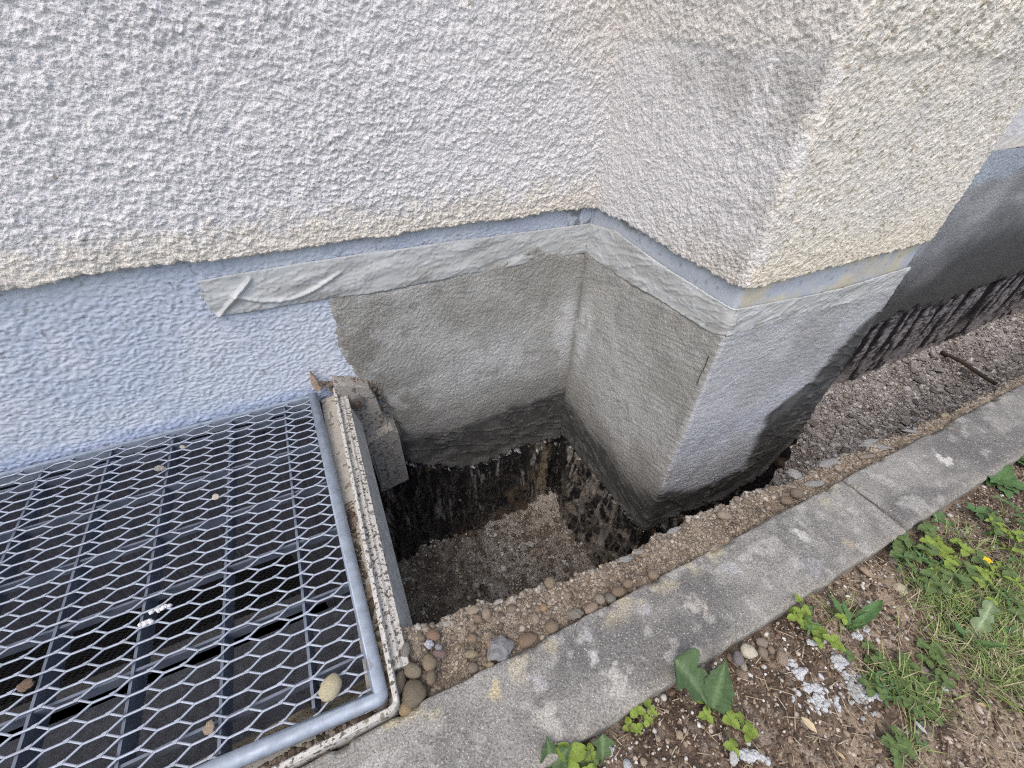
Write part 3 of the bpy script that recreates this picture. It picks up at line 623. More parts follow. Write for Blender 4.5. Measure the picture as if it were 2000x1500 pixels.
def strip_fn(x, v):
    ye = edge_y(x)
    y = np.where(v <= 1, .19 + (ye - .19) * v, ye + np.clip(v - 1, 0, 1) * .10 - np.sin(np.clip(v - 1, 0, 1) * 3.14) * .02 + (fbm(x * 15, v * 6, 3, 305) - .5) * .03 * ss(1, 1.2, v))
    z = strip_z(x, y)
    z = z - ss(.8, 1.0, v) * .006 - np.where(v > 1, (v - 1) * .95 + .012 * ss(1, 1.02, v), 0)
    c = soil_col(x, y, 310)
    ed = ss(.72, .95, v + (fbm(x * 30, y * 30, 3, 316) - .5) * .5) * (v < 1.2) * ss(.36, .54, fbm(x * 12, y * 12, 3, 315))
    c = cmix(c, (.38, .36, .325), ed * .8)
    c = cmix(c, (.10, .075, .055), ss(1.05, 1.2, v) * .7)
    return np.stack([x, y, z], -1), c
sheet('soil_strip', grade(-.056, 2.1, .0035, None, 12, 1.15), np.concatenate([np.linspace(0, 1, 40), np.linspace(1.01, 1.1, 8), np.linspace(1.13, 2, 24)]), strip_fn, M_soil, None, kind='structure')

# ------------------------------------------------------------------ pit and trench floor
def floor_z(x, y):
    n = fbm(x * 6, y * 6, 4, 321); w, r = worley(x * 22, y * 22, 322)
    z = -1.745 + (n - .5) * .07 + np.clip(1 - w * 1.2, 0, 1) * .018 * r + (fbm(x * 60, y * 60, 3, 323) - .5) * .014
    z = z + ss(.84, .90, y + (fbm(x * 3, y * 0, 2, 324) - .5) * .06) * .035 * ss(1.6, 2.0, x)      # footing ledge along the far wall
    z = z + ss(.88, 1.0, y + (fbm(x * 14, y * 3, 3, 327) - .5) * .12) * .05 * (1 - ss(1.3, 1.6, x)) + ss(.62, .74, x + (fbm(x * 3, y * 14, 3, 328) - .5) * .12) * .035 * (1 - ss(.75, .9, x))
    return z + ss(.55, .25, y) * .10 * ss(1.5, 2.2, x) - .075 * ss(1.2, 1.9, x)
def floor_fn(x, y):
    z = floor_z(x, y)
    right = ss(1.3, 1.6, x)
    n = fbm(x * 7, y * 7, 4, 330); n2 = fbm(x * 30, y * 30, 3, 331)
    c = cmix(full((.15, .122, .10), x), (.29, .25, .21), ss(.35, .6, n2))
    slab = ss(.38, .62, n * .6 + n2 * .4 + (x - .42) * .30 * (1 - right) + (y - .7) * .1)
    c = cmix(c, (.38, .36, .335), slab * (1 - right) * .9 * ss(.0, .2, x - .12))
    c = cmix(c, cmix(full((.32, .30, .285), x), (.50, .48, .46), ss(.42, .62, n2)), right)
    c = cmix(c, (.15, .11, .09), right * ss(.58, .68, n) * .7)
    return np.stack([x, y, z], -1), c
sheet('pit_floor', grade(-.10, 1.5, .006, None, 14, 1.02), grade(.28, 1.02, .006, None, None), floor_fn, M_soil, None, kind='structure')

# ------------------------------------------------------------------ garden bed and lawn beyond
def gz(x, y):
    w, r = worley(x * 30, y * 30, 341)
    z = -.797 + (fbm(x * 7, y * 7, 4, 342) - .5) * .035 + np.clip(1 - w * 1.3, 0, 1) * .006 * r + (fbm(x * 110, y * 110, 3, 343) - .5) * .007
    z = z - ss(.03, .07, y) * .010
    return np.where((y > -.9) & (np.abs(x - .7) < 1.6), z, z + .0)
M_garden = None
def garden_fn(x, y):
    n = fbm(x * 9, y * 9, 4, 350); n2 = fbm(x * 34, y * 34, 4, 351)
    c = cmix(full((.125, .09, .064), x), (.32, .255, .19), ss(.40, .60, n - (y + .08) * .8 * (y < .0)))
    c = cmix(c, (.06, .043, .032), ss(.52, .66, n2) * .75)
    c = cmix(c, (.37, .31, .25), ss(.60, .74, fbm(x * 70, y * 70, 2, 352)) * .55)
    far = ss(.5, 2.0, np.hypot(x - .7, y + .1) - 1.2)
    c = cmix(c, (.07, .095, .035), far * .9)
    return np.stack([x, y, gz(x, y)], -1), c
sheet('garden_soil', grade(-.1, 1.75, .0042, -60, 60, 1.25), grade(-.36, .0, .0042, -60, .080, 1.25), garden_fn, M_soil, None, kind='structure')
sheet('ground', grade(-6, -2.2, .5, -60, None, 1.4), grade(.08, 1.0, .2), lambda x, y: (np.stack([x, y, -.79 + 0 * x], -1), full((.14, .11, .08), x)), M_soil, None, kind='structure')

# ------------------------------------------------------------------ loose grit
def grit(name, P, size, cols, mat=M_grit, seed=0, flat=.7, **k):
    r = np.random.default_rng(seed); n = len(P)
    R_ = r.uniform(.7, 1.25, (n, 12, 1)); sc_ = r.uniform(.6, 1.3, (n, 1, 3)); sc_[..., 2] *= flat
    sz = (size * np.exp(r.normal(0, .45, n)))[:, None, None]
    th = r.uniform(0, 6.28, n); ct, st = np.cos(th), np.sin(th)
    Q = icoV[None] * R_ * sc_ * sz
    Q = np.stack([Q[..., 0] * ct[:, None] - Q[..., 1] * st[:, None], Q[..., 0] * st[:, None] + Q[..., 1] * ct[:, None], Q[..., 2]], -1) + P[:, None, :]
    Fc = (icoF[None] + (np.arange(n) * 12)[:, None, None]).reshape(-1, 3)
    c = np.asarray(cols)[r.integers(0, len(cols), n)] * r.uniform(.75, 1.25, (n, 1))
    C = np.repeat(c, 12, 0)
    return link(name, mesh(name, Q.reshape(-1, 3), Fc, mat, C, smooth=False), None, kind='stuff', **k)
BROWN = [(.20, .165, .13), (.31, .265, .21), (.13, .105, .085), (.19, .15, .11), (.25, .20, .155), (.30, .255, .205), (.37, .33, .27)]
n = 17000; x = np.concatenate([rng.uniform(-.06, 1.4, 15000), rng.uniform(1.4, 3.2, 2000)]); t = rng.uniform(.05, 1.0, n); y = .209 + (edge_y(x) - .209) * t
t2_ = rng.uniform(0, 1, 2200); x2_ = rng.uniform(-.03, 1.9, 2200); y2_ = edge_y(x2_) - .004 - .03 * t2_ ** 2
grit('loose_gravel', np.stack([x2_, y2_, strip_z(x2_, y2_) - .0045], -1), .0030, [(.34, .32, .29), (.28, .25, .21), (.42, .40, .37), (.22, .18, .14)], seed=12, label='broken grey mortar crumbs along the lip of the pit', cat='gravel')
grit('loose_gravel', np.stack([x, y, strip_z(x, y) + .0002 - ss(.8, 1, t) * .006], -1), .0019, BROWN, seed=1, label='sandy brown gravel scattered along the soil strip between the pit and the kerb', cat='gravel')
n = 6500; x = rng.uniform(-.08, 1.35, n); y = rng.uniform(.32, .99, n)
grit('pit_gravel', np.stack([x, y, floor_z(x, y) + .002], -1), .0050, [(.22, .19, .155), (.14, .115, .09), (.38, .36, .34), (.55, .54, .52), (.27, .25, .22)], seed=2, label='grit and plaster crumbs on the dark floor of the pit', cat='gravel')
n = 12000; x = 1.35 + 4.2 * rng.uniform(0, 1, n) ** 1.2; y = rng.uniform(.33, .99, n)
grit('trench_gravel', np.stack([x, y, floor_z(x, y) + .004], -1), .0075, [(.46, .44, .43), (.36, .335, .32), (.66, .64, .64), (.26, .23, .21), (.42, .39, .36)], seed=3, label='grey stony rubble on the floor of the trench right of the pillar', cat='gravel')
n = 26000; x = rng.uniform(-.05, 1.8, n); y = rng.uniform(-.36, .066, n)
pz = gz(x, y)
grit('soil_crumbs', np.stack([x, y, pz + .0005], -1), .0022, [(.20, .145, .10), (.28, .22, .165), (.10, .07, .05), (.42, .36, .30), (.15, .105, .075), (.07, .05, .035)], seed=4, label='crumbly brown soil and fine grit in the bed in front of the kerb', cat='soil')
x = rng.uniform(-1.2, -.09, 5000); t = rng.uniform(0, 1, 5000); y = .219 + t * .016
xr_ = -.0605 - .004 + .018 * rng.uniform(0, 1, 1800) * 0; yr_ = rng.uniform(.24, .62, 1800); xr_ = -.0475 - .013 * (1 - (yr_ - .22) / .78) - .004 - rng.uniform(0, .022, 1800)
grit('ledge_dirt', np.concatenate([np.stack([x, y, -.788 + 0 * x], -1), np.stack([xr_, yr_, -.788 + 0 * xr_], -1)]), .0028, [(.10, .075, .055), (.16, .12, .09), (.24, .19, .14), (.07, .055, .04), (.34, .29, .23)], seed=13, label='dark crumbly dirt caught between the grate tube and the plastic rim', cat='dirt')
n = 700; x = rng.uniform(.0, 1.6, n); y = .066 - np.abs(rng.normal(0, .06, n))
grit('white_grit', np.stack([x, y, gz(x, y) + .002], -1), .0020, [(.55, .54, .52), (.62, .60, .56), (.45, .43, .40)], seed=6, label='tiny white mortar crumbs sprinkled over the bed along the kerb', cat='grit')

# ------------------------------------------------------------------ stones one can tell apart
def stone_mesh(seed, rough, sub=3):
    import bmesh
    bm = bmesh.new(); bmesh.ops.create_icosphere(bm, subdivisions=sub, radius=1.0)
    r = np.random.default_rng(seed); off = r.uniform(0, 50)
    for v in bm.verts:
        c = v.co; k = 1 + (float(fbm(np.array(c.x * 1.1 + off), np.array(c.y * 1.1 + c.z * 1.3), 2, seed)) - .5) * .35 + (float(fbm(np.array(c.x * 4 + off), np.array(c.y * 4 + c.z * 3.1), 3, seed + 5)) - .5) * rough
        v.co = c * k
    me = bpy.data.meshes.new('stone'); bm.to_mesh(me); bm.free()
    me.polygons.foreach_set('use_smooth', np.full(len(me.polygons), rough < .5)); me.materials.append(M_stone); return me
SM = [stone_mesh(i, .24) for i in range(6)]; SA = [stone_mesh(20 + i, .6) for i in range(4)]
SS = [stone_mesh(40 + i, .4, 2) for i in range(5)]
def stone(name, c, w, h, ang, col, label, cat='stone', group=None, angular=False, flat=.6, sink=.52, mesh_=None, mat=None, img=True):
    me = mesh_ or (SA if angular else SM)[int(abs(c[0]) * 977 + abs(c[1]) * 531) % (4 if angular else 6)]
    o = bpy.data.objects.new(name, me); sc.collection.objects.link(o)
    w *= .84; h *= .84; a = w / 2; b = h / 2 * 1.18
    hgt = min(a, b) * flat * 1.3
    o.location = W((c[0], c[1], c[2] + hgt * (1 - 2 * sink) * .6)); o.scale = (a * S, b * S, hgt * S)
    # screen angle -> plan angle: picture-right is roughly the +x / -y diagonal of the plan
    o.rotation_euler = (rng.uniform(-.15, .15), rng.uniform(-.15, .15), math.radians(-ang) - .5)
    o.color = (*[(v * .75 + t_ * .25) if max(col) < .5 else v for v, t_ in zip(col, (.27, .225, .175))], 1); tag(o, label, cat, group)
    return o
TAN = (.34, .26, .17); OLV = (.22, .185, .12); BRN = (.20, .14, .09); GRY0 = (.27, .27, .27); BLU = (.36, .38, .43); PUR = (.16, .125, .125)
for it in [(0.1097, 0.2258, -0.778, 0.0518, 0.0384, -30, 'a', (0.27, 0.285, 0.31), 'largest rough blue-grey stone, leaning on the kerb in front of the pit'), (0.1554, 0.2196, -0.778, 0.0391, 0.0221, -20, 's', (0.2, 0.14, 0.09), 'smooth brown oval pebble against the kerb, right of the big blue-grey stone'), (-0.0349, 0.2259, -0.778, 0.0435, 0.0388, 0, 's', (0.17, 0.145, 0.1), 'biggest round olive-brown cobble wedged between light well corner and kerb'), (-0.0506, 0.2137, -0.778, 0.0258, 0.0197, -10, 's', (0.34, 0.25, 0.13), 'orange-tan pebble tucked under the big olive cobble at the light well corner'), (-0.0807, 0.2347, -0.778, 0.0229, 0.0245, 0, 's', (0.17, 0.15, 0.155), 'purple-grey pebble between the grate tube and the plastic rim corner'), (-0.028, 0.2566, -0.778, 0.0354, 0.0209, 12, 's', (0.24, 0.21, 0.15), 'flat olive oval pebble just behind the biggest round cobble'), (-0.0015, 0.2567, -0.778, 0.031, 0.0228, 40, 's', (0.25, 0.2, 0.13), 'tan oval pebble right of the flat olive one near the light well'), (-0.0456, 0.2772, -0.778, 0.0146, 0.013, 0, 's', (0.26, 0.21, 0.12), 'small yellowish pebble touching the plastic rim'), (-0.0309, 0.2895, -0.778, 0.0183, 0.0232, 0, 's', (0.24, 0.23, 0.22), 'grey speckled pebble beside the end of the white flange'), (-0.0452, 0.2921, -0.778, 0.0149, 0.0165, 0, 's', (0.21, 0.205, 0.2), 'small grey pebble at the very end of the white flange'), (-0.0521, 0.2476, -0.778, 0.0236, 0.0362, 0, 's', (0.14, 0.12, 0.09), 'dark brown long stone half hidden behind the plastic rim corner'), (0.0062, 0.2821, -0.778, 0.0185, 0.0134, 0, 'a', (0.48, 0.51, 0.58), 'small bluish-white mortar lump on the soil strip'), (0.0183, 0.2708, -0.778, 0.0134, 0.01, 0, 'a', (0.36, 0.38, 0.42), 'smaller bluish lump right beside the bluish-white one'), (0.0172, 0.2922, -0.778, 0.0273, 0.017, 10, 's', (0.26, 0.15, 0.1), 'reddish pebble with an orange side near the edge of the pit'), (0.017, 0.2616, -0.778, 0.0281, 0.0124, 0, 's', (0.17, 0.115, 0.11), 'flat dark reddish stone in the middle of the soil strip'), (0.0909, 0.301, -0.778, 0.0303, 0.0151, -15, 's', (0.33, 0.28, 0.21), 'pale tan flat pebble on the very lip of the pit'), (0.1099, 0.2867, -0.778, 0.0195, 0.0195, 0, 's', (0.31, 0.25, 0.19), 'round tan pebble on the pit lip beside the flat tan one'), (0.0932, 0.2853, -0.778, 0.0228, 0.0132, 20, 's', (0.23, 0.165, 0.11), 'brown pebble just below the two tan pebbles on the pit lip'), (0.0734, 0.261, -0.778, 0.0204, 0.0127, 0, 's', (0.25, 0.18, 0.13), 'reddish-brown pebble left behind the big blue-grey stone'), (0.0974, 0.2415, -0.778, 0.0118, 0.0135, 0, 's', (0.36, 0.2, 0.13), 'small orange-red pebble touching the big blue-grey stone'), (0.0632, 0.2393, -0.778, 0.0281, 0.0132, -8, 's', (0.31, 0.27, 0.17), 'pale yellowish-brown long pebble left of the big blue-grey stone'), (0.0594, 0.2205, -0.778, 0.0211, 0.0162, 0, 's', (0.2, 0.165, 0.13), 'grey-brown pebble near the kerb, left of the yellow one'), (0.0847, 0.2118, -0.778, 0.0163, 0.0106, -20, 's', (0.4, 0.34, 0.2), 'yellow pebble against the kerb under the big blue-grey stone'), (-0.0044, 0.2365, -0.778, 0.0191, 0.0223, 0, 's', (0.2, 0.155, 0.105), 'brown pebble right behind the biggest round cobble'), (0.2022, 0.2196, -0.778, 0.033, 0.0209, -25, 's', (0.22, 0.165, 0.11), 'dark tan pebble pressed into the soil against the kerb, second right of the big stone'), (0.2484, 0.2217, -0.778, 0.0356, 0.0196, -15, 'a', (0.22, 0.205, 0.18), 'flat grey-green stone by the kerb in the middle of the strip'), (0.2804, 0.2172, -0.778, 0.036, 0.018, -35, 's', (0.33, 0.24, 0.18), 'pinkish-tan flat stone along the kerb edge'), (0.3034, 0.2239, -0.778, 0.0219, 0.0183, 0, 's', (0.28, 0.25, 0.2), 'pale pebble left of the ring-shaped hollow stone by the kerb'), (0.3211, 0.2177, -0.778, 0.0238, 0.0183, 0, 's', (0.16, 0.155, 0.14), 'dark grey pebble in a mortar ring beside the kerb'), (0.2047, 0.2531, -0.778, 0.0162, 0.0135, 0, 's', (0.34, 0.23, 0.13), 'small orange pebble in the middle of the soil strip'), (0.3416, 0.2211, -0.778, 0.0316, 0.0186, -20, 's', (0.2, 0.14, 0.09), 'brown pebble right of the dark grey ringed one'), (0.3655, 0.2254, -0.778, 0.0264, 0.0169, -20, 's', (0.23, 0.17, 0.12), 'brown pebble by the kerb below the pillar corner'), (0.4201, 0.2192, -0.778, 0.0249, 0.0192, 0, 's', (0.25, 0.19, 0.14), 'tan pebble standing up against the kerb below the pillar'), (0.6423, 0.257, -0.778, 0.0368, 0.0195, 0, 's', (0.31, 0.25, 0.19), 'tan stone sticking out of the pit lip below the pillar mortar'), (0.7955, 0.2265, -0.778, 0.0314, 0.0202, 0, 's', (0.19, 0.14, 0.1), 'brown stone at the kerb just before the kerb joint'), (0.8345, 0.2308, -0.778, 0.0319, 0.0251, 0, 's', (0.17, 0.13, 0.1), 'larger brown stone beside a white mortar dab near the kerb joint'), (0.9887, 0.2385, -0.778, 0.0218, 0.0169, 0, 's', (0.36, 0.3, 0.23), 'small pale tan stone right behind the kerb joint'), (1.0917, 0.2318, -0.778, 0.0574, 0.0137, -15, 's', (0.25, 0.21, 0.17), 'long flat brown stone against the second kerb stone'), (1.4377, 0.2344, -0.778, 0.0418, 0.0139, -25, 's', (0.34, 0.29, 0.19), 'yellowish flat stone beside the second kerb stone, far right')]:
    stone('cobble' if it[3] > .05 else 'pebble', it[:3], it[3], it[4], it[5], it[7], it[8], 'stone', None, it[6] == 'a')
# many like them, pressed into the strip
for i in range(120):
    x = float(rng.uniform(-.03, 1.5)); t = float(rng.uniform(.04, .97)); y = .212 + (float(edge_y(np.array(x))) - .212) * t
    w = float(np.exp(rng.normal(-4.62, .36))); c, cn = [((.25, .20, .135), 'tan'), ((.17, .125, .085), 'brown'), ((.19, .16, .11), 'olive'), ((.22, .195, .165), 'grey-brown')][int(rng.integers(4))]
    z = float(strip_z(np.array(x), np.array(y))); zn = ('beside the light well', 'in front of the pit', 'below the pillar', 'right of the kerb joint')[int(np.digitize(x, [.12, .60, .96]))]
    stone('pebble', (x, y, z), w * 1.3, w * .95, float(rng.uniform(0, 180)), c, 'small %s pebble pressed into the soil strip %s' % (cn, zn), 'pebble', 'small %s pebbles in the soil strip %s' % (cn, zn), sink=.62, flat=.55, mesh_=SS[i % 5])

# bed in front of the kerb
for it in [(0.4866, 0.0516, -0.79, 0.0309, 0.0223, 15, 's', (0.62, 0.58, 0.46), 'smooth cream-white pebble against the kerb, brightest in its cluster'), (0.4623, 0.0513, -0.79, 0.0203, 0.0237, 20, 's', (0.2, 0.195, 0.215), 'purple-grey pebble touching the cream-white pebble'), (0.5182, 0.0514, -0.79, 0.0261, 0.0165, 0, 's', (0.3, 0.25, 0.2), 'brown pebble behind the cream-white one at the kerb foot'), (0.508, 0.0408, -0.79, 0.0189, 0.0172, 0, 's', (0.27, 0.22, 0.165), 'brown pebble directly right of the cream-white one'), (0.5233, 0.0371, -0.79, 0.0146, 0.0138, 0, 's', (0.28, 0.225, 0.17), 'small brown pebble at the right end of the cluster by the kerb'), (0.5293, 0.0209, -0.79, 0.023, 0.0255, 30, 'a', (0.36, 0.28, 0.22), 'angular pinkish-tan stone right of the pebble cluster'), (0.4613, 0.0388, -0.79, 0.0126, 0.0142, 20, 's', (0.4, 0.37, 0.31), 'small pale grey pebble below the purple-grey one'), (0.4001, 0.0697, -0.79, 0.01, 0.0084, 0, 's', (0.42, 0.38, 0.33), 'tiny pale pebble between the two big weed leaves'), (0.8325, 0.005, -0.79, 0.0308, 0.025, 40, 's', (0.6, 0.54, 0.4), 'cream stone beside the grass, right of the long kerb stone'), (0.8535, 0.0177, -0.79, 0.0255, 0.0118, 35, 's', (0.22, 0.22, 0.235), 'flat dark grey pebble just behind the cream stone'), (0.8092, 0.0512, -0.79, 0.0337, 0.0139, 45, 's', (0.42, 0.32, 0.22), 'long orange-tan pebble at the foot of the kerb'), (0.7911, 0.042, -0.79, 0.0195, 0.0098, 45, 's', (0.22, 0.16, 0.12), 'brown pebble beside the long orange-tan one'), (1.3759, 0.0648, -0.79, 0.0421, 0.0173, 40, 'a', (0.26, 0.22, 0.18), 'dark speckled long stone by the weeds at the far end of the kerb'), (0.7978, -0.0579, -0.79, 0.0287, 0.0117, 60, 's', (0.33, 0.33, 0.34), 'long light grey pebble lying in the grass'), (0.2135, 0.0225, -0.79, 0.0144, 0.013, 0, 's', (0.5, 0.53, 0.56), 'bluish-white pebble at the bottom edge of the picture'), (0.2003, 0.0446, -0.79, 0.0088, 0.0132, 0, 's', (0.58, 0.57, 0.54), 'small upright white pebble left of the bluish-white one'), (0.3036, 0.0164, -0.79, 0.0136, 0.012, 0, 's', (0.46, 0.38, 0.27), 'sandy pebble in front of the bright clover'), (0.2721, 0.0267, -0.79, 0.0097, 0.009, 0, 's', (0.4, 0.33, 0.25), 'small sandy-brown pebble near the bottom edge'), (0.2362, 0.0148, -0.79, 0.0116, 0.0101, 0, 's', (0.46, 0.38, 0.28), 'tan pebble near the bottom edge beside the bluish-white one'), (0.7317, -0.0389, -0.79, 0.0124, 0.0106, 0, 's', (0.4, 0.36, 0.31), 'small grey-tan pebble in open soil near the grass')]:
    stone('pebble', it[:3], it[3], it[4], it[5], it[7], it[8], 'stone', None, it[6] == 'a')
for it in [(0.3533, -0.0362, -0.785, 0.0131, 0.0203, 25, '', (0.62, 0.62, 0.6), 'curled white shell-like chip near the bottom edge'), (0.6511, -0.1072, -0.785, 0.0134, 0.0111, 0, '', (0.68, 0.68, 0.68), 'white plaster chip on bare soil below the clover patch'), (0.7254, -0.1199, -0.785, 0.0122, 0.0105, 0, '', (0.66, 0.67, 0.67), 'white plaster chip at the right tip of the clover patch'), (0.6374, -0.1312, -0.785, 0.0184, 0.0069, 60, '', (0.58, 0.59, 0.6), 'long pale plaster chip on bare soil'), (0.5923, 0.0152, -0.785, 0.0191, 0.0104, 10, '', (0.7, 0.72, 0.72), 'white chip with dark holes under the yellow-green clover')]:
    stone('plaster_chip', it[:3], it[3], it[4], it[5], it[7], it[8], 'chip', None, True, flat=.35)
for i in range(90):
    x = float(rng.uniform(.0, 1.55)); y = float(rng.uniform(-.3, .06)); w = float(np.exp(rng.normal(-4.6, .35)))
    c, cn = [(TAN, 'tan'), ((.28, .22, .17), 'brown'), ((.42, .38, .32), 'pale'), ((.33, .31, .28), 'grey')][int(rng.integers(4))]
    zn = ('left of the big-leaved weed', 'near the cream-white pebble', 'between the clover and the grass', 'among the grass')[int(np.digitize(x, [.36, .62, .85]))]
    stone('pebble', (x, y, float(gz(np.array(x), np.array(y)))), w * 1.2, w * .9, float(rng.uniform(0, 180)), c, 'small %s pebble on the bed soil %s' % (cn, zn), 'pebble', 'small %s pebbles on the bed soil %s' % (cn, zn), mesh_=SS[i % 5])

# flakes of render on the pit floor
def flake(c, w, h, ang, col, label, group=None, thick=.08):
    k = int(rng.integers(5, 8)); A = np.sort(rng.uniform(0, 6.28, k)); P = [(math.cos(a) * rng.uniform(.7, 1), math.sin(a) * rng.uniform(.7, 1)) for a in A]
    me = bpy.data.meshes.new('flake'); n_ = k
    me.from_pydata([(x_, y_, 0) for x_, y_ in P] + [(x_ * .92, y_ * .92, 1) for x_, y_ in P], [], [tuple(range(n_))[::-1], tuple(range(n_, 2 * n_))] + [(i, (i + 1) % n_, (i + 1) % n_ + n_, i + n_) for i in range(n_)])
    me.materials.append(M_chalk); o = bpy.data.objects.new('render_flake', me); sc.collection.objects.link(o)
    o.location = W(c); o.scale = (w / 2 * S, h / 2 * 1.3 * S, max(w, h) * thick * S); o.rotation_euler = (rng.uniform(-.3, .3), rng.uniform(-.3, .3), math.radians(-ang) - .5)
    o.color = (*col, 1); tag(o, label, 'flake', group)
for it in [(0.5148, 0.8164, -1.725, 0.0668, 0.0378, -25, (0.5, 0.51, 0.5), 'brightest pale flake of render in the middle of the pit floor'), (0.5891, 0.9258, -1.725, 0.0563, 0.0469, 0, (0.27, 0.265, 0.25), 'grey flake of render near the pillar foot on the pit floor'), (0.2847, 0.7439, -1.725, 0.0456, 0.0207, -40, (0.33, 0.34, 0.33), 'pointed grey flake near the front of the pit floor'), (0.2573, 0.9367, -1.725, 0.0333, 0.0244, 0, (0.38, 0.39, 0.38), 'small pale flake near the bitumen wall on the pit floor'), (0.261, 0.7081, -1.725, 0.0325, 0.0163, -60, (0.26, 0.27, 0.27), 'narrow grey flake below the pointed one on the pit floor'), (0.429, 0.8068, -1.725, 0.048, 0.0393, 0, (0.22, 0.215, 0.205), 'dull grey flake left of the brightest one on the pit floor'), (0.1722, 0.8585, -1.725, 0.0424, 0.0212, -60, (0.26, 0.26, 0.25), 'crumbly grey flake at the left of the pit floor')]:
    flake(it[:3], it[3], it[4], it[5], it[6], it[7])
for i in range(60):
    x = float(rng.uniform(.05, .8)); y = float(rng.uniform(.45, .96)); w = float(rng.uniform(.008, .028)); g_ = float(rng.uniform(.10, .30))
    flake((x, y, float(floor_z(np.array(x), np.array(y))) + .006), w, w * float(rng.uniform(.5, .9)), float(rng.uniform(0, 180)), (g_, g_ * .96, g_ * .9), 'small grey flake of render among the rubble on the pit floor', 'small flakes on the pit floor')
for i in range(90):
    x = float(rng.uniform(1.6, 4.2)); y = float(rng.uniform(.42, .95)); w = float(np.exp(rng.normal(-2.9, .5))); g_ = float(rng.uniform(.26, .50))
    flake((x, y, float(floor_z(np.array(x), np.array(y))) + .012), w, w * float(rng.uniform(.4, .9)), float(rng.uniform(0, 180)), (g_, g_ * .97, g_ * .94), 'flat grey rubble piece on the trench floor right of the pillar', 'rubble pieces on the trench floor', .2)

# iron rod across the trench
R0, R1 = [(3.9487, 0.9108, -1.735), (3.9012, 0.5514, -1.735)]
rp = [np.array(R0) + (np.array(R1) - np.array(R0)) * t + np.array((0, 0, .01 * math.sin(t * 5))) for t in np.linspace(0, 1, 9)]
rod = tube('iron_rod', rp, .013, M_rust, None, 8); tag(rod, 'rusty iron rod lying across the trench floor beyond the pillar', 'rod')

# mortar dabs on the lip
for it in [(0.3946, 0.2678, -0.785, 0.0358, 0.0119, -20, 'white mortar dab on the pit lip straight below the pillar corner'), (0.4277, 0.2689, -0.785, 0.0242, 0.0101, -20, 'smaller white mortar dab touching the one below the pillar corner'), (0.5224, 0.2769, -0.785, 0.0358, 0.0105, -30, 'thin white mortar crust on the pit lip below the pillar front'), (0.9021, 0.2334, -0.785, 0.0541, 0.0165, -10, 'pale bluish mortar dab against the kerb just before the joint'), (0.9904, 0.2592, -0.785, 0.0617, 0.0197, -25, 'whitish mortar smear on the strip right behind the kerb joint'), (0.8868, 0.2722, -0.785, 0.0312, 0.0288, -50, 'white mortar lump on the lip of the trench'), (1.156, 0.2441, -0.785, 0.0825, 0.0181, 10, 'large flat white mortar slab beside the second kerb stone'), (1.1593, 0.2615, -0.785, 0.0574, 0.0157, -20, 'white mortar slab leaning behind the large flat one'), (1.2979, 0.2391, -0.785, 0.0457, 0.0094, 10, 'thin pale mortar piece in the far part of the strip')]:
    stone('mortar_dab', it[:3], it[3], it[4], it[5], (.42, .42, .42), it[6], 'mortar', None, True, flat=.4, sink=.62).color = (.30, .298, .29, 1)

# ------------------------------------------------------------------ masking tape
def tape(name, A, label, side, sr, seed):
    top, bot = A; 
    def fn(s, v):
        zt = itp(top, s); zb = itp(bot, s)
        z = zb + (zt - zb) * v
        wr = fbm(s * 8 + z * 14, z * 38 - s * 9, 3, 400 + seed); wr2 = 1 - np.abs(fbm(s * 7 + z * 5, z * 30 - s * 12, 3, 405 + seed) - .5) * 14
        d = .0080 + (wr - .5) * .0075 + np.clip(wr2, 0, 1) ** 2 * .0026 * ss(.45, .65, fbm(s * 6, z * 10, 2, 409 + seed))
        d = d + fold(s, z) 
        d = d + np.where(np.abs(v - .5) > .49, -.002, 0)
        cre = 1 - np.abs(fbm(s * 22 + z * 30, z * 90 - s * 30, 3, 415 + seed) - .5) * 16; d = d + np.clip(cre, 0, 1) * .0020
        c = cmix(full((.465, .485, .48), s), (.55, .575, .585), ss(.35, .65, fbm(s * 12, z * 40, 3, 410 + seed)))
        c = cmix(c, (.34, .335, .31), ss(.5, .68, fbm(s * 28, z * 28, 3, 411 + seed)) * (1 - ss(.1, .6, v)) * .6)
        return wallpt(s, z, d), c
    def fold(s, z): return 0
    if side == 'back':
        f0, f1 = [(p[0] - XB, p[2]) for p in [(-0.2197, 0.99, -0.4989), (-0.1499, 0.99, -0.4395)]]
        def fold(s, z):
            ax, az = f0; bx, bz = f1; t = np.clip(((s - ax) * (bx - ax) + (z - az) * (bz - az)) / ((bx - ax) ** 2 + (bz - az) ** 2), 0, 1.2)
            return .008 * np.exp(-((np.hypot(s - ax - t * (bx - ax), z - az - t * (bz - az))) / .0035) ** 2) + .007 * np.exp(-((z - (-.452 - .035 * np.sin((s + .93) * 14))) / .004) ** 2) * ss(-.93, -.88, s) * (1 - ss(-.72, -.66, s))
    o = sheet(name, grade(*sr, .0028), np.linspace(0, 1, 34), fn, M_tape, None, mask=lambda s, v: ~((side == 'back') & (s < sr[0] + .010 + .016 * fbm(v * 7, v * 0, 2, 420) + .018 * (v > .6) * (1 - v) * 0)))
    md = o.modifiers.new('thick', 'SOLIDIFY'); md.thickness = .0006; md.offset = -1
    return tag(o, label, 'tape')
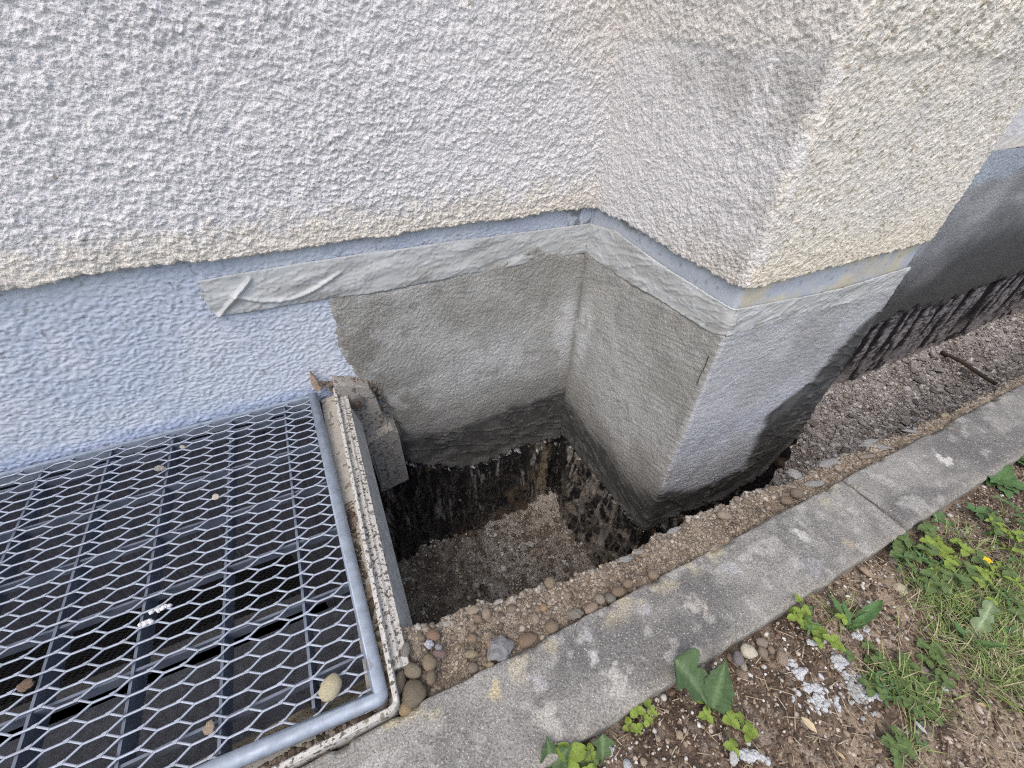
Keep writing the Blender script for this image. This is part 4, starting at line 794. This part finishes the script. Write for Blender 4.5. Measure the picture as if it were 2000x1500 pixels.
TB = ([(p[0] - XB, p[2]) for p in [(-0.2375, 0.99, -0.4155), (-0.2165, 0.99, -0.415), (-0.1675, 0.99, -0.4127), (0.093, 0.99, -0.4087), (0.3409, 0.99, -0.4124), (0.7306, 0.99, -0.4203)]], [(p[0] - XB, p[2]) for p in [(-0.2493, 0.99, -0.4455), (-0.2498, 0.99, -0.4994), (-0.2232, 0.99, -0.5006), (0.0026, 0.99, -0.5064), (0.0965, 0.99, -0.5124), (0.3073, 0.99, -0.5098), (0.5651, 0.99, -0.5066), (0.7367, 0.99, -0.5068)]])
TS = ([(1 - p[1], p[2]) for p in [(0.73, 0.9868, -0.4192), (0.73, 0.885, -0.4029), (0.73, 0.7171, -0.4158), (0.73, 0.5811, -0.4204), (0.73, 0.4613, -0.4209)]], [(1 - p[1], p[2]) for p in [(0.73, 0.9787, -0.5107), (0.73, 0.8519, -0.5109), (0.73, 0.6858, -0.5005), (0.73, 0.5809, -0.4971), (0.73, 0.4974, -0.4935), (0.73, 0.4525, -0.4673)]])
TF = ([(s1 + p[0] - XB, p[2]) for p in [(0.7448, 0.475, -0.42), (0.8284, 0.475, -0.4266), (0.9999, 0.475, -0.4381), (1.1885, 0.475, -0.44), (1.3351, 0.475, -0.4355)]], [(s1 + p[0] - XB, p[2]) for p in [(0.7709, 0.475, -0.4878), (0.8329, 0.475, -0.488), (0.9683, 0.475, -0.4914), (1.1369, 0.475, -0.4937), (1.3424, 0.475, -0.4933)]])
tape('masking_tape', TB, 'longest wrinkled grey tape strip on the back wall, with a torn folded left end', 'back', (-.985, -.002), 0)
tape('masking_tape', TS, 'wrinkled pale tape strip along the side of the pillar', 'side', (.004, s1 + .010), 3)
tape('masking_tape', TF, 'pale tape strip across the front of the pillar', 'front', (s1 + .002, s2 - .002), 6)

# wood splinter above the frame's end
sp = [(-0.0849, 0.975, -0.6874), (-0.0769, 0.975, -0.7137), (-0.0733, 0.975, -0.7501), (-0.0882, 0.975, -0.7484), (-0.0919, 0.975, -0.719)]
o = prism('wood_splinter', [(p[0], p[2]) for p in sp], .974, .99, material('splinter', .8, ((300, .5, 1),), .3, 150, attr=False, color=(.40, .30, .22)), None, .001)
tag(o, 'torn brown splinter stuck to the pale blue plinth above the grate corner', 'splinter')

# ------------------------------------------------------------------ things lying on the grate
for it in [(-0.1433, 0.2814, -0.77, 0.0355, 0.0355, 20, 's', (0.55, 0.5, 0.34), 'round yellowish pebble resting on the grate near its front corner')]:
    stone('pebble', (it[0], it[1], ZG + .004), it[3], it[4], it[5], it[7], it[8], 'stone', None, False, sink=0.12)
for it in [(-0.3151, 0.7317, -0.77, 0.0171, 0.015, 0, (0.6, 0.53, 0.45), 'pale curled leaf scrap on the middle of the grate'), (-0.4288, 0.8652, -0.77, 0.0272, 0.0159, 0, (0.38, 0.37, 0.34), 'grey crumb of debris caught on the grate mesh'), (-0.3906, 0.9168, -0.77, 0.0143, 0.0095, 0, (0.5, 0.45, 0.36), 'small tan scrap on the grate near the wall'), (-0.3051, 0.3061, -0.77, 0.0203, 0.0159, 30, (0.42, 0.33, 0.25), 'curled dry brown leaf caught low in the grate mesh'), (-0.5513, 0.4762, -0.77, 0.0229, 0.0168, 0, (0.2, 0.13, 0.08), 'dark brown dead leaf under the mesh at the left edge')]:
    o = stone('leaf_scrap', (it[0], it[1], ZG + .003), it[3], it[4], it[5], it[6], it[7], 'debris', None, True, flat=.3)
for it in [(-0.3852, 0.5193, -0.77, 0.0312, 0.0069, 0, (0.72, 0.73, 0.74), 'upper white plaster splash on the grate'), (-0.4048, 0.5035, -0.77, 0.0186, 0.0101, -20, (0.72, 0.73, 0.74), 'lower white plaster splash on the grate')]:
    pts = [(it[0] + rng.uniform(-.5, .5) * it[3], it[1] + rng.uniform(-.5, .5) * it[4] * .5, ZG + .004) for _ in range(18)]
    o = crumble('plaster_splash', pts, M_chalk, .0042, 3); o.color = (*it[6], 1); tag(o, it[7], 'splash')

# ------------------------------------------------------------------ debris in the well bottom
n = 2600; x = rng.uniform(-1.4, -.1, n); y = .25 + np.abs(rng.normal(0, .12, n))
grit('well_gravel', np.stack([x, y, -1.89 + 0 * x], -1), .014, [(.12, .10, .08), (.2, .17, .13), (.07, .06, .05)], seed=11, label='dark pebbles and leaves on the bottom of the light well', cat='gravel')
boxes('board', [(-1.3, -.15, .46, .52, -1.895, -1.80)], material('old_board', .8, ((90, .4, 1),), .3, 40, attr=False, color=(.11, .085, .06)), None, label='old brown board lying along the bottom of the light well', cat='board')
def ledge_fn(x, v):
    y = .246 + v * .055; z = -.792 - v * .055 + (fbm(x * 30, v * 3, 3, 500) - .5) * .02
    return np.stack([x, y, z], -1), cmix(full((.34, .30, .22), x), (.20, .17, .12), ss(.4, .6, fbm(x * 40, v * 4, 3, 501)))
sheet('mortar_ledge', np.arange(-1.2, -.10, .006), np.linspace(0, 1, 14), ledge_fn, M_soil, well, label='sandy mortar ledge under the front of the grate')

# ------------------------------------------------------------------ plants
def leaf_mesh(kind, col, seed=0, nl=22, nw=7):
    """unit leaf along +y, base at origin, length 1"""
    r = np.random.default_rng(seed); V = []; C = []; F = []
    for i in range(nl + 1):
        t = i / nl
        if kind == 'lobed':
            w = (.05 + .30 * ss(.25, .75, t)) * (1 - ss(.88, 1.02, t)) ; lob = .30 + .70 * abs(math.sin((t - .3) * 3.14 * 2.1 + .5)) ** .6; w *= lob if t > .3 else 1
            if t < .3: w = .03 + .05 * t
        elif kind == 'broad':
            w = .24 * math.sin(min(1, t * 1.02) ** .85 * 3.1416) * (1 + .13 * math.sin(t * 44 + seed)) + .008 if t > .14 else .012
        elif kind == 'clover':
            w = .46 * math.sin(3.1416 * min(1., t ** .8 * .98)) ** .8 if 0 < t < 1 else .01
        elif kind == 'oval':
            w = .20 * math.sin(3.1416 * min(1., t)) ** .8 if 0 < t < 1 else .01
        else:   # toothed long
            w = .10 * (1 - t * .3) * (.45 + .55 * abs(math.sin(t * 3.14 * 5 + seed))) * (1 - ss(.9, 1.0, t)) + .006
        w = float(w)
        for j in range(nw):
            a = (j / (nw - 1)) * 2 - 1
            z = .16 * abs(a) * w * 2 + .26 * t * (1 - t) - .10 * t * t + .035 * math.sin(t * 19 + a * 4 + seed) * abs(a)
            yy = t
            if kind == 'clover': yy = t - (0.06 * (1 - abs(a)) if t > .9 else 0)
            V.append((a * w, yy, z))
            f_ = 1.0 + (.9 if j == nw // 2 and kind in ('lobed', 'broad', 'tooth') else 0) + r.uniform(-.16, .16) + (.12 * math.sin(t * 60 - abs(a) * 8) if kind in ('lobed', 'broad') else 0)
            C.append((col[0] * f_, col[1] * (1 + (f_ - 1) * .7), col[2] * f_))
    for i in range(nl):
        for j in range(nw - 1):
            a = i * nw + j; F.append((a, a + 1, a + nw + 1, a + nw))
    me = bpy.data.meshes.new('leaf'); me.from_pydata(V, [], F); me.update()
    at = me.color_attributes.new('Col', 'FLOAT_COLOR', 'POINT'); c = np.ones((len(V), 4), np.float32); c[:, :3] = C; at.data.foreach_set('color', c.ravel())
    me.polygons.foreach_set('use_smooth', np.ones(len(me.polygons), bool)); me.materials.append(M_leaf); return me
G_dark = (.09, .15, .065); G_mid = (.115, .175, .06); G_yel = (.22, .31, .06); G_pale = (.20, .28, .15)
LM = {'lobed': [leaf_mesh('lobed', G_dark, i) for i in range(2)], 'broad': [leaf_mesh('broad', (.075, .13, .055), 1)], 'clover_y': [leaf_mesh('clover', G_yel, i, 8) for i in range(2)],
      'clover_g': [leaf_mesh('clover', G_mid, i, 8) for i in range(3)], 'oval_y': [leaf_mesh('oval', G_yel, i, 8) for i in range(2)], 'oval_g': [leaf_mesh('oval', (.10, .19, .07), i, 10) for i in range(3)], 'tooth': [leaf_mesh('tooth', G_pale, i, 30) for i in range(2)]}
def put_leaf(parent, kind, base, tip, width=1., lift=.0, roll=0., name='leaf', label=None):
    """base, tip in u coordinates"""
    me = LM[kind][int(rng.integers(len(LM[kind])))]
    b = Vector(W(base)); t = Vector(W(tip)); d = t - b; L_ = d.length; d.normalize()
    x_ = d.cross(Vector((0, 0, 1))); x_.normalize(); z_ = x_.cross(d)
    rot = Matrix((x_, d, z_)).transposed().to_4x4() @ Matrix.Rotation(roll, 4, 'Y')
    o = bpy.data.objects.new(name, me); sc.collection.objects.link(o)
    o.parent = parent; o.matrix_parent_inverse = Matrix.Translation(-Vector(parent.location))
    o.matrix_basis = Matrix.Translation(b) @ rot @ Matrix.Diagonal((L_ * width, L_, L_, 1))
    if label: o['label'] = label
    return o
M_stem = material('stem', .6, (), .15, 100, attr=False, color=(.20, .22, .08))
def stems(parent, segs, r=.0011, name='stem', mat=None):
    for a, b in segs:
        a = np.array(a); b = np.array(b); m = (a + b) / 2 + np.array((0, 0, .004))
        tube(name, [a, m, b], r, mat or M_stem, parent, 5)
GZ = lambda x, y: float(gz(np.array(float(x)), np.array(float(y))))
def plant(name, at, label, cat='weed', group=None):
    return empty(name, at, label=label, cat=cat, group=group)
# broad weed with two big leaves
q = [(0.3659, 0.0146, -0.795)][0]
tp = [(0.3459, 0.0838, -0.735), (0.4095, 0.0527, -0.735)]
w1 = plant('lobed_weed', q, 'dark green weed with two large leaves leaning on the kerb, left one lobed')
put_leaf(w1, 'lobed', q, tp[0], 1.25, roll=.15, label='large lobed leaf lying over the kerb edge'); put_leaf(w1, 'broad', q, tp[1], 1.05, roll=-.2, label='large toothed dark green leaf')
def clover(at, n, R_, H_, kinds, label, seed, leafsize=.018, name='clover'):
    r = np.random.default_rng(seed); p = plant(name, at, label, 'clover')
    leafsize *= .72
    for i in range(int(n * 1.35)):
        a = r.uniform(0, 6.28); rr = R_ * math.sqrt(r.uniform(.02, 1)); h = H_ * r.uniform(.2, 1)
        hx, hy = at[0] + math.cos(a) * rr, at[1] + math.sin(a) * rr; hz = at[2] + h
        stems(p, [((at[0] + math.cos(a) * rr * .2, at[1] + math.sin(a) * rr * .2, at[2]), (hx, hy, hz))], .0008)
        a0 = r.uniform(0, 6.28); ls = leafsize * r.uniform(.7, 1.2); k = kinds[int(r.integers(len(kinds)))]
        for j in range(3):
            b = a0 + j * 2.094
            put_leaf(p, k, (hx, hy, hz), (hx + math.cos(b) * ls, hy + math.sin(b) * ls, hz + ls * r.uniform(-.35, .35)), .95, name='leaflet')
    return p
def onG(p): return (p[0], p[1], GZ(p[0], p[1]))
cl = [(0.2595, 0.0616, -0.78), (0.3795, 0.002, -0.78), (0.6225, 0.0348, -0.78), (0.6218, 0.004, -0.78), (0.1368, 0.0577, -0.78), (0.1604, 0.0448, -0.78), (1.0397, -0.0341, -0.78), (0.9047, 0.0108, -0.78), (1.013, 0.0198, -0.78), (0.9545, 0.0465, -0.78), (0.6468, -0.0801, -0.78), (0.6767, -0.1016, -0.78), (0.7462, -0.0955, -0.78), (0.6532, -0.0441, -0.78), (1.1397, -0.0129, -0.78), (1.1171, -0.052, -0.78), (0.986, -0.0696, -0.78), (0.9346, -0.0355, -0.78), (0.6013, -0.1349, -0.78), (0.9501, 0.007, -0.78), (1.2112, -0.0056, -0.78), (0.9064, -0.073, -0.78), (0.8902, 0.0402, -0.78), (0.6766, -0.071, -0.78), (0.6406, -0.1063, -0.78)]
CL = [(0, 7, .030, .035, ['clover_y'], 'bright yellow-green clover sprig against the kerb, left of the big-leaved weed', .017),
      (1, 7, .036, .022, ['clover_y'], 'bright yellow-green clover in front of the big-leaved weed', .018),
      (2, 13, .040, .040, ['clover_y', 'clover_y', 'oval_g'], 'bushy yellow-green clover at the kerb foot, brightest plant in the bed', .018),
      (3, 6, .020, .022, ['clover_y'], 'lime clover heads drooping below the bushy clover', .017),
      (4, 5, .034, .03, ['clover_g', 'clover_y'], 'green clover leaves cut by the bottom edge of the picture', .028),
      (5, 3, .016, .02, ['clover_y'], 'small lime clover at the bottom edge, right of the larger green one', .020),
      (6, 9, .050, .03, ['oval_y', 'clover_y', 'clover_g'], 'yellow-green trailing weed around a small yellow flower', .022),
      (7, 16, .055, .03, ['clover_g', 'oval_g'], 'mid-green leafy weed right under the kerb joint', .022),
      (8, 9, .040, .03, ['clover_g', 'clover_y'], 'leafy clover between the kerb joint and the yellow flower', .020),
      (9, 7, .025, .025, ['oval_g', 'clover_g'], 'small green weed touching the end of the kerb joint', .020),
      (10, 12, .040, .018, ['clover_g', 'oval_g'], 'dark clover mat on the soil below the light grey pebble', .018),
      (11, 12, .036, .016, ['clover_g', 'oval_g'], 'dark clover mat beside the white plaster chips', .018),
      (12, 9, .034, .018, ['clover_g'], 'flat clover mat right of the light grey pebble', .018),
      (13, 8, .034, .015, ['oval_g', 'clover_g'], 'low clover runner at the left end of the green patch', .016),
      (14, 8, .040, .035, ['oval_y', 'clover_g'], 'tall pale clover near the right edge under the far weeds', .022),
      (15, 8, .045, .035, ['oval_g', 'clover_y'], 'clover with pointed leaves at the right picture edge', .022),
      (16, 9, .050, .03, ['clover_g', 'oval_g'], 'clover clump behind the pale toothed leaf', .022),
      (17, 9, .045, .03, ['clover_g', 'clover_y'], 'clover clump in the grass behind the cream stone', .020),
      (18, 6, .030, .02, ['oval_g', 'clover_g'], 'lowest small weed on bare soil, at the end of a crack', .018),
      (19, 9, .040, .03, ['clover_g', 'clover_y', 'oval_y'], 'clover clump with pale stems just behind the yellow flower', .022),
      (20, 7, .040, .035, ['oval_g'], 'oval-leaved weed between the kerb and the right picture edge', .024),
      (21, 8, .050, .02, ['clover_g', 'oval_g'], 'low clover woven into the grass around the light grey pebble', .020),
      (22, 8, .030, .03, ['clover_g', 'oval_g'], 'green weed at the kerb foot left of the kerb joint', .022),
      (23, 9, .030, .016, ['clover_g'], 'small clover mat in the middle of the green patch', .017),
      (24, 7, .026, .015, ['clover_g', 'oval_g'], 'tapering clover tail pointing at the bare soil', .016)]
for (i, n_, R_, H_, ks, lb, ls) in CL:
    clover(onG(cl[i]), n_, R_ , H_, ks, lb, 600 + i, ls)
# oval-leaved rosettes by the far kerb
for k, (px_, lb) in enumerate(zip([(1.3297, 0.0607, -0.79), (1.4677, 0.0763, -0.79), (1.0799, 0.0611, -0.79), (1.1686, 0.0348, -0.79)], ['fresh green rosette overlapping the second kerb stone, nearest of the two by the dark stone', 'green rosette behind the dark speckled stone at the right edge', 'small two-leaved seedling in the soil under the second kerb stone', 'grey-green seedling in open soil right of the two-leaved one'])):
    p = plant('rosette_weed', onG(px_), lb); r = np.random.default_rng(k + 50); n_ = (11, 9, 4, 5)[k]; L_ = (.055, .06, .026, .03)[k]
    for i in range(n_):
        a = i * 6.283 / n_ + r.uniform(-.3, .3); l = L_ * r.uniform(.7, 1.15)
        b = onG(px_); put_leaf(p, 'oval_g', b, (b[0] + math.cos(a) * l, b[1] + math.sin(a) * l, b[2] + l * r.uniform(.25, .7)), 1.3)
# pale toothed leaf plant and narrow leaves
b = onG([(0.8334, -0.101, -0.79)][0]); e = [(0.9302, -0.0783, -0.75), (0.8207, -0.065, -0.75), (0.8552, -0.1239, -0.75)]
p = plant('toothed_weed', b, 'weed with one long pale toothed leaf standing up from the grass')
put_leaf(p, 'tooth', b, e[0], 1.3, label='long pale toothed leaf'); put_leaf(p, 'oval_g', b, e[1], .7); put_leaf(p, 'oval_g', b, e[2], .6)
b = onG([(0.6709, 0.0009, -0.79)][0]); e = [(0.6728, 0.0524, -0.755), (0.753, 0.0057, -0.755), (0.6843, 0.0355, -0.755), (0.7075, 0.0032, -0.755), (0.6801, -0.0049, -0.755)]
p = plant('narrow_leaved_weed', b, 'weed of narrow spreading leaves between the bushy clover and the white lichen')
for t_ in e: put_leaf(p, 'oval_g', b, t_, .55)
b = onG([(0.1801, 0.0371, -0.79)][0]); e = [(0.1898, 0.0587, -0.75)]
p = plant('lobed_weed', b, 'single small lobed leaf at the bottom edge beside the white pebble'); put_leaf(p, 'lobed', b, e[0], 1.0)
b = onG([(0.1155, 0.0645, -0.79)][0]); e = [(0.1189, 0.0889, -0.75), (0.1397, 0.069, -0.75)]
p = plant('lobed_weed', b, 'broad green leaves at the bottom edge just in front of the kerb'); put_leaf(p, 'broad', b, e[0], 1.2); put_leaf(p, 'broad', b, e[1], 1.3)
# yellow flower
b = onG([(1.0149, -0.0343, -0.79)][0]); fl = empty('yellow_flower', b, label='tiny yellow flower above the trailing weed near the kerb joint', cat='flower')
stems(fl, [(b, (b[0], b[1], b[2] + .04))], .0008)
me = leaf_mesh('clover', (.75, .55, .03), 3, 6)
for j in range(5):
    a = j * 1.2566; o = put_leaf(fl, 'clover_y', (b[0], b[1], b[2] + .04), (b[0] + math.cos(a) * .008, b[1] + math.sin(a) * .008, b[2] + .043), .9, name='petal'); o.data = me
# grass
def grass(name, P, L_, cols, label, seed, lean=.9, wd=.0011):
    r = np.random.default_rng(seed); n = len(P); a = r.uniform(0, 6.28, n); l = L_ * r.uniform(.5, 1.3, n); ln = lean * r.uniform(.5, 1.3, n)
    dx, dy = np.cos(a), np.sin(a); V = []; 
    ts = np.array([0, .35, .7, 1.0]); Q = np.zeros((n, 4, 2, 3))
    for i, t in enumerate(ts):
        h = l * (t - .35 * ln * t * t) * .75; o = l * ln * t ** 1.5 * .8
        w_ = wd * (1 - t ** 2 * .9)
        for j, sg in enumerate((-1, 1)):
            Q[:, i, j, 0] = P[:, 0] + dx * o - dy * sg * w_; Q[:, i, j, 1] = P[:, 1] + dy * o + dx * sg * w_; Q[:, i, j, 2] = P[:, 2] + np.maximum(h, 0.001)
    b_ = (np.arange(n) * 8)[:, None, None]; f_ = np.array([[0, 1, 3, 2], [2, 3, 5, 4], [4, 5, 7, 6]])[None] + b_
    c = np.asarray(cols)[r.integers(0, len(cols), n)] * r.uniform(.8, 1.2, (n, 1)); C = np.repeat(c, 8, 0)
    return link(name, mesh(name, Q.reshape(-1, 3), f_.reshape(-1, 4), M_leaf, C), None, kind='stuff', label=label, category_=None) if False else tag(link(name, mesh(name, Q.reshape(-1, 3), f_.reshape(-1, 4), M_leaf, C), None), label, 'grass', None, 'stuff')
GC = [(.15, .23, .07), (.22, .30, .09), (.11, .18, .05), (.18, .26, .08), (.38, .35, .22), (.28, .33, .12), (.42, .36, .24)]
gp = [(0.9593, -0.1027, -0.79), (0.8571, -0.1015, -0.79), (0.8745, -0.0538, -0.79), (0.8677, -0.1406, -0.79), (0.9112, -0.0609, -0.79), (1.0441, -0.0914, -0.79), (0.8631, -0.0081, -0.79), (0.9335, -0.128, -0.79), (0.8087, -0.0701, -0.79), (0.8072, -0.1522, -0.79), (0.6622, -0.0691, -0.79), (0.6854, -0.1103, -0.79), (1.0259, -0.0506, -0.79), (0.8506, -0.1647, -0.79), (0.5958, -0.1368, -0.79), (0.6764, 0.0186, -0.79), (1.0593, 0.0174, -0.79)]
wt = [.065, .06, .05, .06, .06, .06, .028, .07, .04, .045, .03, .035, .05, .05, .015, .018, .03]
ct = [320, 230, 160, 220, 220, 250, 60, 280, 110, 120, 60, 80, 130, 120, 30, 35, 45]
Pg = []
for p_, w_, c_ in zip(gp, wt, ct):
    xs = rng.normal(p_[0], w_ * .6, c_); ys = rng.normal(p_[1], w_ * .45, c_); k = ys < .062
    Pg.append(np.stack([xs[k], ys[k], gz(xs[k], ys[k])], -1))
grass('grass', np.concatenate(Pg), .045, GC, 'thin green and straw-coloured grass on the right of the bed, among the clover', 70, 1.1, .0010)
n = 5000; x = rng.uniform(-6, 10, n); y = rng.uniform(-6, -.42, n)
x2 = rng.uniform(1.5, 4, 2200); y2 = rng.uniform(-.4, .055, 2200); x = np.concatenate([x, x2]); y = np.concatenate([y, y2])
grass('lawn_grass', np.stack([x, y, gz(x, y)], -1), .07, GC, 'lawn grass continuing away from the bed', 71, .8, .003)
# dead straws and twigs on the soil
n = 2200; x = rng.uniform(0, 1.7, n); y = rng.uniform(-.33, .06, n); a = rng.uniform(0, 3.14, n); l = rng.uniform(.006, .028, n)
A_ = np.stack([x, y, gz(x, y) + .003], -1); B_ = np.stack([x + np.cos(a) * l, y + np.sin(a) * l, 0 * x], -1); B_[:, 2] = gz(B_[:, 0], B_[:, 1]) + .004
Nn = np.stack([-np.sin(a), np.cos(a), 0 * a], -1) * .0006; up = np.array((0, 0, .0008))
Q = np.stack([A_ - Nn, A_ + Nn, B_ + Nn, B_ - Nn, A_ - Nn + up, A_ + Nn + up, B_ + Nn + up, B_ - Nn + up], 1).reshape(-1, 3)
Fq = (np.array([[4, 5, 6, 7], [0, 1, 5, 4], [1, 2, 6, 5], [2, 3, 7, 6], [3, 0, 4, 7]])[None] + (np.arange(n) * 8)[:, None, None]).reshape(-1, 4)
tag(link('dry_straw', mesh('dry_straw', Q, Fq, M_grit, np.repeat(np.array([(.34, .27, .18), (.20, .13, .08), (.42, .36, .27)])[rng.integers(0, 3, n)], 8, 0), smooth=False)), 'dead straws and rootlets strewn over the garden soil', 'straw', None, 'stuff')
# dry leaves
for it in [(0.382, 0.0382, -0.785, 0.0256, 0.0112, 40, (0.48, 0.38, 0.26), 'tan dry leaf between the two big weed leaves'), (0.4818, -0.0455, -0.785, 0.0232, 0.0085, 55, (0.55, 0.46, 0.3), 'pointed straw-coloured dry leaf on bare soil in the foreground'), (0.4923, -0.0953, -0.785, 0.0103, 0.0074, 50, (0.45, 0.36, 0.22), 'small oval dry leaf near the bottom edge'), (0.7474, -0.1515, -0.785, 0.0111, 0.0048, 20, (0.46, 0.36, 0.2), 'narrow yellow dry leaf below the grass at the right')]:
    me = LM['oval_g'][0].copy(); me.materials.clear(); me.materials.append(M_dry)
    o = bpy.data.objects.new('dry_leaf', me); sc.collection.objects.link(o); o.location = W((it[0], it[1], it[2] + .004)); o.scale = (it[3] * S * 1.1, it[3] * S, it[3] * S); o.rotation_euler = (.1, .2, math.radians(-it[5]) - 2.0); o.color = (*it[6], 1); tag(o, it[7], 'dry leaf')
# white crusts on the soil
for k, (it) in enumerate([(0.5395, -0.0401, -0.792, 0.0596, 0.0419, 40, 'largest white lichen-like crust on the soil, left one of the pair'), (0.6018, -0.0595, -0.792, 0.0408, 0.0571, 60, 'grey-white crumbly crust right of the largest one'), (0.6175, -0.0235, -0.792, 0.0187, 0.0511, 70, 'narrow white crust running down from the bushy clover'), (0.5412, -0.0026, -0.792, 0.0201, 0.0301, 0, 'small white crust left of the narrow one'), (0.627, -0.0766, -0.792, 0.0292, 0.013, 20, 'thin white crust at the tip of the clover mat'), (0.6867, -0.0128, -0.792, 0.0178, 0.0124, 0, 'white speckled crust under the narrow-leaved weed'), (0.3843, -0.0465, -0.792, 0.0324, 0.0103, 50, 'twisted white crust near the bottom edge')]):
    r = np.random.default_rng(k + 80); m_ = 150; t1 = r.normal(0, .27, m_) * it[3]; t2 = r.normal(0, .24, m_) * it[4]; a = math.radians(-it[5]) * .6
    xs = it[0] + t1 * math.cos(a) - t2 * math.sin(a); ys = it[1] + t1 * math.sin(a) + t2 * math.cos(a)
    keep = fbm(xs * 90, ys * 90, 2, 88) > .44; xs = xs[keep]; ys = ys[keep]
    o = crumble('mortar_crust', [(a_, b_, GZ(a_, b_) + .002) for a_, b_ in zip(xs, ys)], M_chalk, .0045, k); o.color = ((.52, .54, .56, 1) if k != 1 else (.38, .39, .38, 1)); tag(o, it[6], 'crust')
